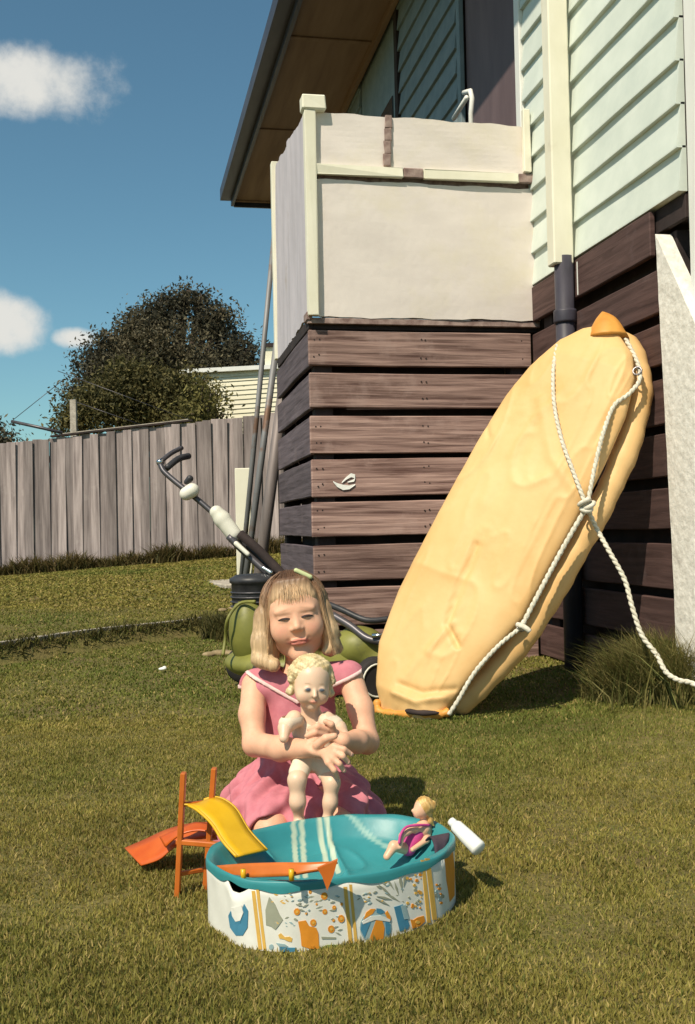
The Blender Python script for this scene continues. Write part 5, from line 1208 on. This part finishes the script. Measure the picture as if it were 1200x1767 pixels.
# ------------------------------------------------------------------ hair
hr = Field((-.15, -.16, .30), (.15, .16, .66), .0024)
def re_(c, r, k=.01, sub=False): hr.ell(hp(*c), np.array(r)*HS, k, HR, sub)
def rc(a, b, ra, rb, k=.01, sub=False): hr.cap(hp(*a), hp(*b), ra*HS, rb*HS, k, sub)
re_((0, .028, -.020), (.0765, .084, .089), .01)
re_((-.002, -.035, .048), (.0595, .085, .078), .012, True); re_((0, .008, .088), (.052, .060, .045), .014, True)
for s, a, b, c, rr_ in ((-1, (-.074, .015, .002), (-.085, -.045, .008), (-.089, -.082, .014), (.024, .026, .022)), (1, (.067, .01, .004), (.072, -.04, .006), (.074, -.074, .010), (.020, .021, .016))):
    rc(a, b, rr_[0], rr_[1], .02); rc(b, c, rr_[1], rr_[2], .012)
rc((-.064, -.03, -.02), (-.070, -.088, -.01), .024, .018, .02); rc((.062, -.03, -.02), (.068, -.086, -.01), .022, .017, .02)
rc((-.100, -.080, .018), (-.066, -.098, .026), .017, .018, .012); rc((.076, -.07, .008), (.058, -.085, .016), .012, .012, .012)
re_((0, -.04, -.055), (.068, .055, .04), .03)
# fringe
for i in range(9):
    x = -.046+i*.0115; rc((x*.75, .082, .044), (x, .050+.004*math.sin(i*2.3), .0600-.0040*abs(i-4)*.9), .0070, .0028, .016)
X, Y, Z = np.meshgrid(*hr.ax, indexing='ij', sparse=True); u = (X-HC[0]); v = (Y-HC[1]); w = Z-HC[2]
hr.F += (.0005*np.sin(u*520+w*40+3*np.sin(w*30))+.0004*np.sin(v*490+w*30)+.0012).astype(np.float32)
def haircol(V):
    L = ((V-HC) @ HR)/HS; t = np.clip((.075-L[:, 1])/.13, 0, 1)**.8; tt = np.clip(t+.22*vnoise(V*np.array([1, 1, .15]), 90, 3), 0, 1)[:, None]
    c = np.array([.20, .105, .055])*(1-tt)+np.array([.56, .39, .22])*tt
    cr = (np.clip((L[:, 1]-.070)/.03, 0, 1)*np.clip(1-np.abs(L[:, 0])/.06, 0, 1)*1.2).clip(0, .9)[:, None]; c = c*(1-cr)+np.array([.11, .055, .03])*cr
    fr = (np.clip((L[:, 2]-.035)/.03, 0, 1)*np.clip((.088-L[:, 1])/.02, 0, 1))[:, None]*.85; return c*(1-fr)+np.array([.66, .44, .25])*fr
hro = link('hair', hr.mesh('hair', haircol, 1), M['hair'], girl)
# loose strands lying over the hair
sv = []; sf = []; scol = []; r_ = np.random.default_rng(5)
for i in range(5200):
    a = r_.uniform(-2.9, 2.9); front = abs(a) < .75
    # a = 0 at the forehead, +-pi at the back
    el = r_.uniform(.85, 1.35) if front else r_.uniform(.25, 1.3); p0 = np.array([math.sin(a)*.074*math.cos(el), .028+.086*math.sin(el), -.020+math.cos(a)*.090*math.cos(el)])
    pts = [p0]
    for k in range(1, 7):
        q = k/6
        if front:
            e2 = el*(1-q)+(.24+.13*math.sin(i*7.7))*q; pts.append(np.array([math.sin(a)*.073*math.cos(e2)*.95, .028+.084*math.sin(e2)-.004*q, -.018+math.cos(a)*.0915*math.cos(e2)]))
        else:
            e2 = max(el*(1-1.8*q), 0); y = .028+.086*math.sin(e2)-(max(0, q-.5)*2)*(.105+.02*math.sin(i)); fl = 1+.24*max(0, q-.6)*2.2
            if q > .9: fl += .05*math.sin(i*3)
            zc = -.020+math.cos(a)*.090*math.cos(e2); pts.append(np.array([math.sin(a)*.0775*math.cos(e2)*fl, y, zc]))
    if not front and abs(a) < .95: continue
    if front and i % 2: continue
    jo = r_.normal(0, .0012, 3); pts = catmull([hp(*p)+jo+r_.normal(0, .0003, 3)+np.array([.0012*math.sin(i+k_*.8), 0, 0]) for k_, p in enumerate(pts)], 2); n = len(pts)
    V_, F_ = tube_data(pts, [.00060*min(1, (1-k/(n-1))*3)+.0002 for k in range(n)], 3); b0 = len(sv); sv += V_; sf += [tuple(j+b0 for j in q) for q in F_ if len(q) == 4]
    sc_ = r_.uniform(.8, 1.25); scol += [sc_]*len(V_)
sv = np.array([tuple(v) for v in sv]); cc = haircol(sv)*np.array(scol)[:, None]
tag(link('loose_hair', npmesh(sv, np.array(sf), 'strands', cc), M['hair'], girl), kind='stuff')
f2 = Field(hp(.030, .1, .02)-.04, hp(.03, .1, .02)+.04, .002); f2.cap(hp(.016, .108, .026), hp(.046, .088, .024), .0055, .0060, .002); link('hair_clip', f2.mesh('clip'), M['clip'], girl)
# ================================================================== the doll in her arms
M['vinyl'] = material('pale_doll_vinyl', .95, 1.04, scale=(40, 40, 40), rough=.42, attr=True, spec=.45, sss=.08)
doll, do_ = frame('doll', 540, 1300, 2.19, 'pale blond curly haired doll in a cream romper held in the arms of the girl', 'doll', 0.0)
D = lambda a, b, t: pix(a, b, t)-do_
DR = rotR(math.radians(6), math.radians(14), math.radians(8)); DC = D(538, 1180, 2.20); DS = .575
def dp_(x, y, z): return DC+DR @ (np.array([x, y, z])*DS)
f = Field((-.11, -.13, .03), (.11, .10, .47), .0024)
def de(c, r, k=.01, sub=False): f.ell(dp_(*c), np.array(r)*DS, k, DR, sub)
de((0, .02, -.015), (.070, .072, .075), .01); de((0, -.03, .015), (.060, .052, .052), .02)
for s in (-1, 1): de((s*.034, -.036, .040), (.024, .024, .022), .012); de((s*.026, -.002, .075), (.016, .010, .010), .006, True); de((s*.026, -.003, .060), (.015, .010, .010), .002)
f.cap(dp_(0, -.005, .066), dp_(0, -.022, .078), .005*DS*1.3, .008*DS*1.2, .004); de((0, -.048, .066), (.014, .0065, .007), .003); de((0, -.075, .045), (.018, .014, .014), .010)
tC = D(540, 1262, 2.225); f.ell(tC, (.043, .032, .043), .015); f.ell(D(540, 1305, 2.215), (.045, .036, .036), .02); f.cap(dp_(0, -.06, -.01), tC, .020, .024, .012)
f.chain([D(508, 1240, 2.19), D(492, 1256, 2.17), D(490, 1274, 2.15)], [.018, .014, .010], .008); f.chain([D(564, 1242, 2.19), D(586, 1256, 2.18), D(596, 1268, 2.17)], [.018, .014, .009], .008)
f.chain([D(521, 1320, 2.17), D(513, 1346, 2.135), D(514, 1384, 2.13), D(516, 1410, 2.14)], [.0185, .0175, .0150, .0105], .014); f.cap(D(517, 1418, 2.14), D(513, 1430, 2.115), .013, .010, .006)
f.chain([D(556, 1322, 2.18), D(573, 1350, 2.145), D(570, 1385, 2.14), D(566, 1410, 2.14)], [.018, .016, .0135, .010], .014); f.cap(D(565, 1415, 2.14), D(566, 1428, 2.118), .012, .009, .006)
RMP = Field((-.11, -.13, .03), (.11, .10, .30), .0022)
RMP.ell(tC, (.046, .035, .044), .015); RMP.ell(D(540, 1305, 2.215), (.050, .041, .036), .02); RMP.cap(D(508, 1240, 2.19), D(497, 1248, 2.178), .0215, .020, .01); RMP.cap(D(566, 1242, 2.19), D(578, 1250, 2.185), .0210, .019, .01)
RMP.cap(D(521, 1318, 2.17), D(516, 1334, 2.15), .0215, .0215, .012); RMP.cap(D(556, 1320, 2.18), D(565, 1334, 2.165), .0210, .0205, .012)
_x, _y, _z = np.meshgrid(*RMP.ax, indexing='ij', sparse=True); RMP.F += (.0012*np.sin(_x*160+_z*60)*np.sin(_z*110)).astype(np.float32)
M['cream_knit'] = material('cream_knit', (.74, .59, .44), (.79, .65, .50), scale=(90, 90, 90), rough=.95, bump=.4, bscale=500, bdist=.001)
link('romper', RMP.mesh('romper'), M['cream_knit'], doll)
def vincol(V):
    L = ((V-DC) @ DR)/DS; c = np.tile(np.array([.74, .51, .36]), (len(V), 1))
    d = np.sqrt((L[:, 0]/.016)**2+((L[:, 1]+.048)/.008)**2); m = np.clip(2.4-2*d, 0, 1)[:, None]*(L[:, 2] > .04)[:, None]*.6; c = c*(1-m)+np.array([.60, .16, .12])*m
    for s in (-1, 1):
        d = np.sqrt(((L[:, 0]-s*.026)/.011)**2+((L[:, 1]+.002)/.0065)**2); m = np.clip(2.5-2*d, 0, 1)[:, None]*(L[:, 2] > .04)[:, None]; c = c*(1-m)+np.array([.10, .13, .17])*m
        d = np.sqrt(((L[:, 0]-s*.026)/.017)**2+((L[:, 1]-.017)/.003)**2); m = np.clip(2-2*d, 0, 1)[:, None]*(L[:, 2] > .04)[:, None]*.6; c = c*(1-m)+np.array([.35, .2, .1])*m
        d = np.sqrt(((L[:, 0]-s*.038)/.02)**2+((L[:, 1]+.036)/.018)**2); m = np.clip(1-d, 0, 1)[:, None]*(L[:, 2] > .02)[:, None]*.5; c = c*(1-m)+np.array([.75, .38, .27])*m
    return c
link('body', f.mesh('doll', vincol), M['vinyl'], doll)
hr = Field(DC-.085, DC+.085, .002)
hr.ell(dp_(0, .030, -.030), np.array((.077, .076, .078))*DS, .005, DR)
r_ = np.random.default_rng(9)
for i in range(150):
    d = r_.normal(size=3); d /= np.linalg.norm(d); d[1] = abs(d[1])*.9-.12
    if d[2] > .30 and d[1] < .80: continue
    hr.ell(dp_(d[0]*.075, .028+d[1]*.076, -.022+d[2]*.075), (.0065+.003*r_.random())*np.ones(3), .006)
for s in (-1, 1):
    for k in range(5): hr.ell(dp_(s*(.070+.008*math.sin(k*2)), .03-k*.016, -.004), .0095, .004)
hr.ell(dp_(0, -.015, .055), np.array((.056, .068, .06))*DS, .006, DR, True)
X, Y, Z = np.meshgrid(*hr.ax, indexing='ij', sparse=True); hr.F += (.0016*np.sin(X*600+Z*300)*np.sin(Y*500+Z*420)).astype(np.float32)
def dcol(V): t = np.clip(.5+.7*vnoise(V, 120, 2), 0, 1)[:, None]; return np.array([.50, .36, .17])*(1-t)+np.array([.74, .60, .36])*t
link('hair', hr.mesh('curls', dcol), M['hair'], doll)
# ================================================================== fashion doll sitting in the pool
fd, fo = frame('fashion_doll', 725, 1465, 1.985, 'small fashion doll with blond bun and magenta swimsuit sitting in the toy pool', 'doll')
E = lambda a, b, t: pix(a, b, t)-fo
ctr = E(720, 1430, 1.98); f = Field(ctr-np.array([.075, .07, .075]), ctr+np.array([.06, .05, .07]), .0013)
hc_ = E(728, 1395, 1.985); f.ell(hc_, (.0150, .0165, .0190), .004); f.ell(hc_+np.array([-.009, -.006, -.006]), (.009, .009, .011), .005); f.ell(hc_+np.array([-.018, -.007, -.002]), (.0028, .0028, .003), .003)
f.chain([hc_+np.array([.003, .002, -.014]), E(733, 1424, 1.985)], [.0062, .0055], .004)
f.chain([E(730, 1430, 1.98), E(716, 1444, 1.975), E(706, 1462, 1.97)], [.015, .0125, .014], .008); f.cap(E(716, 1428, 1.965), E(742, 1430, 2.0), .0075, .0075, .008)
f.chain([E(741, 1432, 1.995), E(736, 1450, 1.965), E(712, 1466, 1.945)], [.0072, .0060, .0045], .003); f.chain([E(712, 1430, 1.962), E(694, 1442, 1.945), E(690, 1462, 1.935)], [.0070, .0060, .0045], .003)
f.chain([E(706, 1466, 1.975), E(680, 1460, 1.94), E(668, 1478, 1.93)], [.011, .0095, .007], .005)
def fcol(V):
    c = np.tile(np.array([.72, .42, .27]), (len(V), 1)); L = V-hc_
    for s in (-1, 1):
        d = np.sqrt(((L[:, 0]+.0165)/.004)**2+((L[:, 1]+.008-s*.006)/.003)**2+((L[:, 2]-.002)/.002)**2); c = np.where((d < 1)[:, None], np.array([.06, .08, .14]), c)
    d = np.linalg.norm((L-np.array([-.017, -.007, -.009]))/np.array([.006, .005, .0022]), axis=1); return np.where((d < 1)[:, None], np.array([.6, .1, .1]), c)
link('body', f.mesh('fdoll', fcol), M['vinyl'], fd)
f = Field(ctr-np.array([.075, .07, .075]), ctr+np.array([.06, .05, .07]), .0013)
f.chain([E(722, 1437, 1.976), E(714, 1448, 1.974), E(705, 1463, 1.97)], [.0142, .0140, .0155], .008)
M['magenta'] = material('magenta_fabric', (.48, .045, .20), (.56, .07, .26), rough=.6)
link('swimsuit', f.mesh('suit'), M['magenta'], fd)
tube('strap', catmull([E(742, 1424, 1.975), E(722, 1424, 1.955), E(702, 1427, 1.945), (E(692, 1440, 1.935)), E(689, 1456, 1.93)], 4), .0026, M['magenta'], fd, 8)
f = Field(hc_-.035, hc_+.04, .0013); f.ell(hc_+np.array([.005, .002, .004]), (.0175, .0185, .0195), .004); f.ell(hc_+np.array([-.018, -.012, -.008]), (.014, .018, .015), .003, sub=True); f.ell(hc_+np.array([.018, .002, .004]), (.011, .010, .012), .004)
f.chain([hc_+np.array([.013, .002, -.012]), hc_+np.array([.016, .001, -.024]), hc_+np.array([.022, 0, -.034])], [.008, .006, .002], .004)
X, Y, Z = np.meshgrid(*f.ax, indexing='ij', sparse=True); f.F += (.0006*np.sin(X*900+Z*500)).astype(np.float32)
def f2col(V): t = np.clip(.5+.7*vnoise(V, 150, 2), 0, 1)[:, None]; return np.array([.50, .28, .08])*(1-t)+np.array([.72, .47, .18])*t
link('hair', f.mesh('bun', f2col), M['hair'], fd)
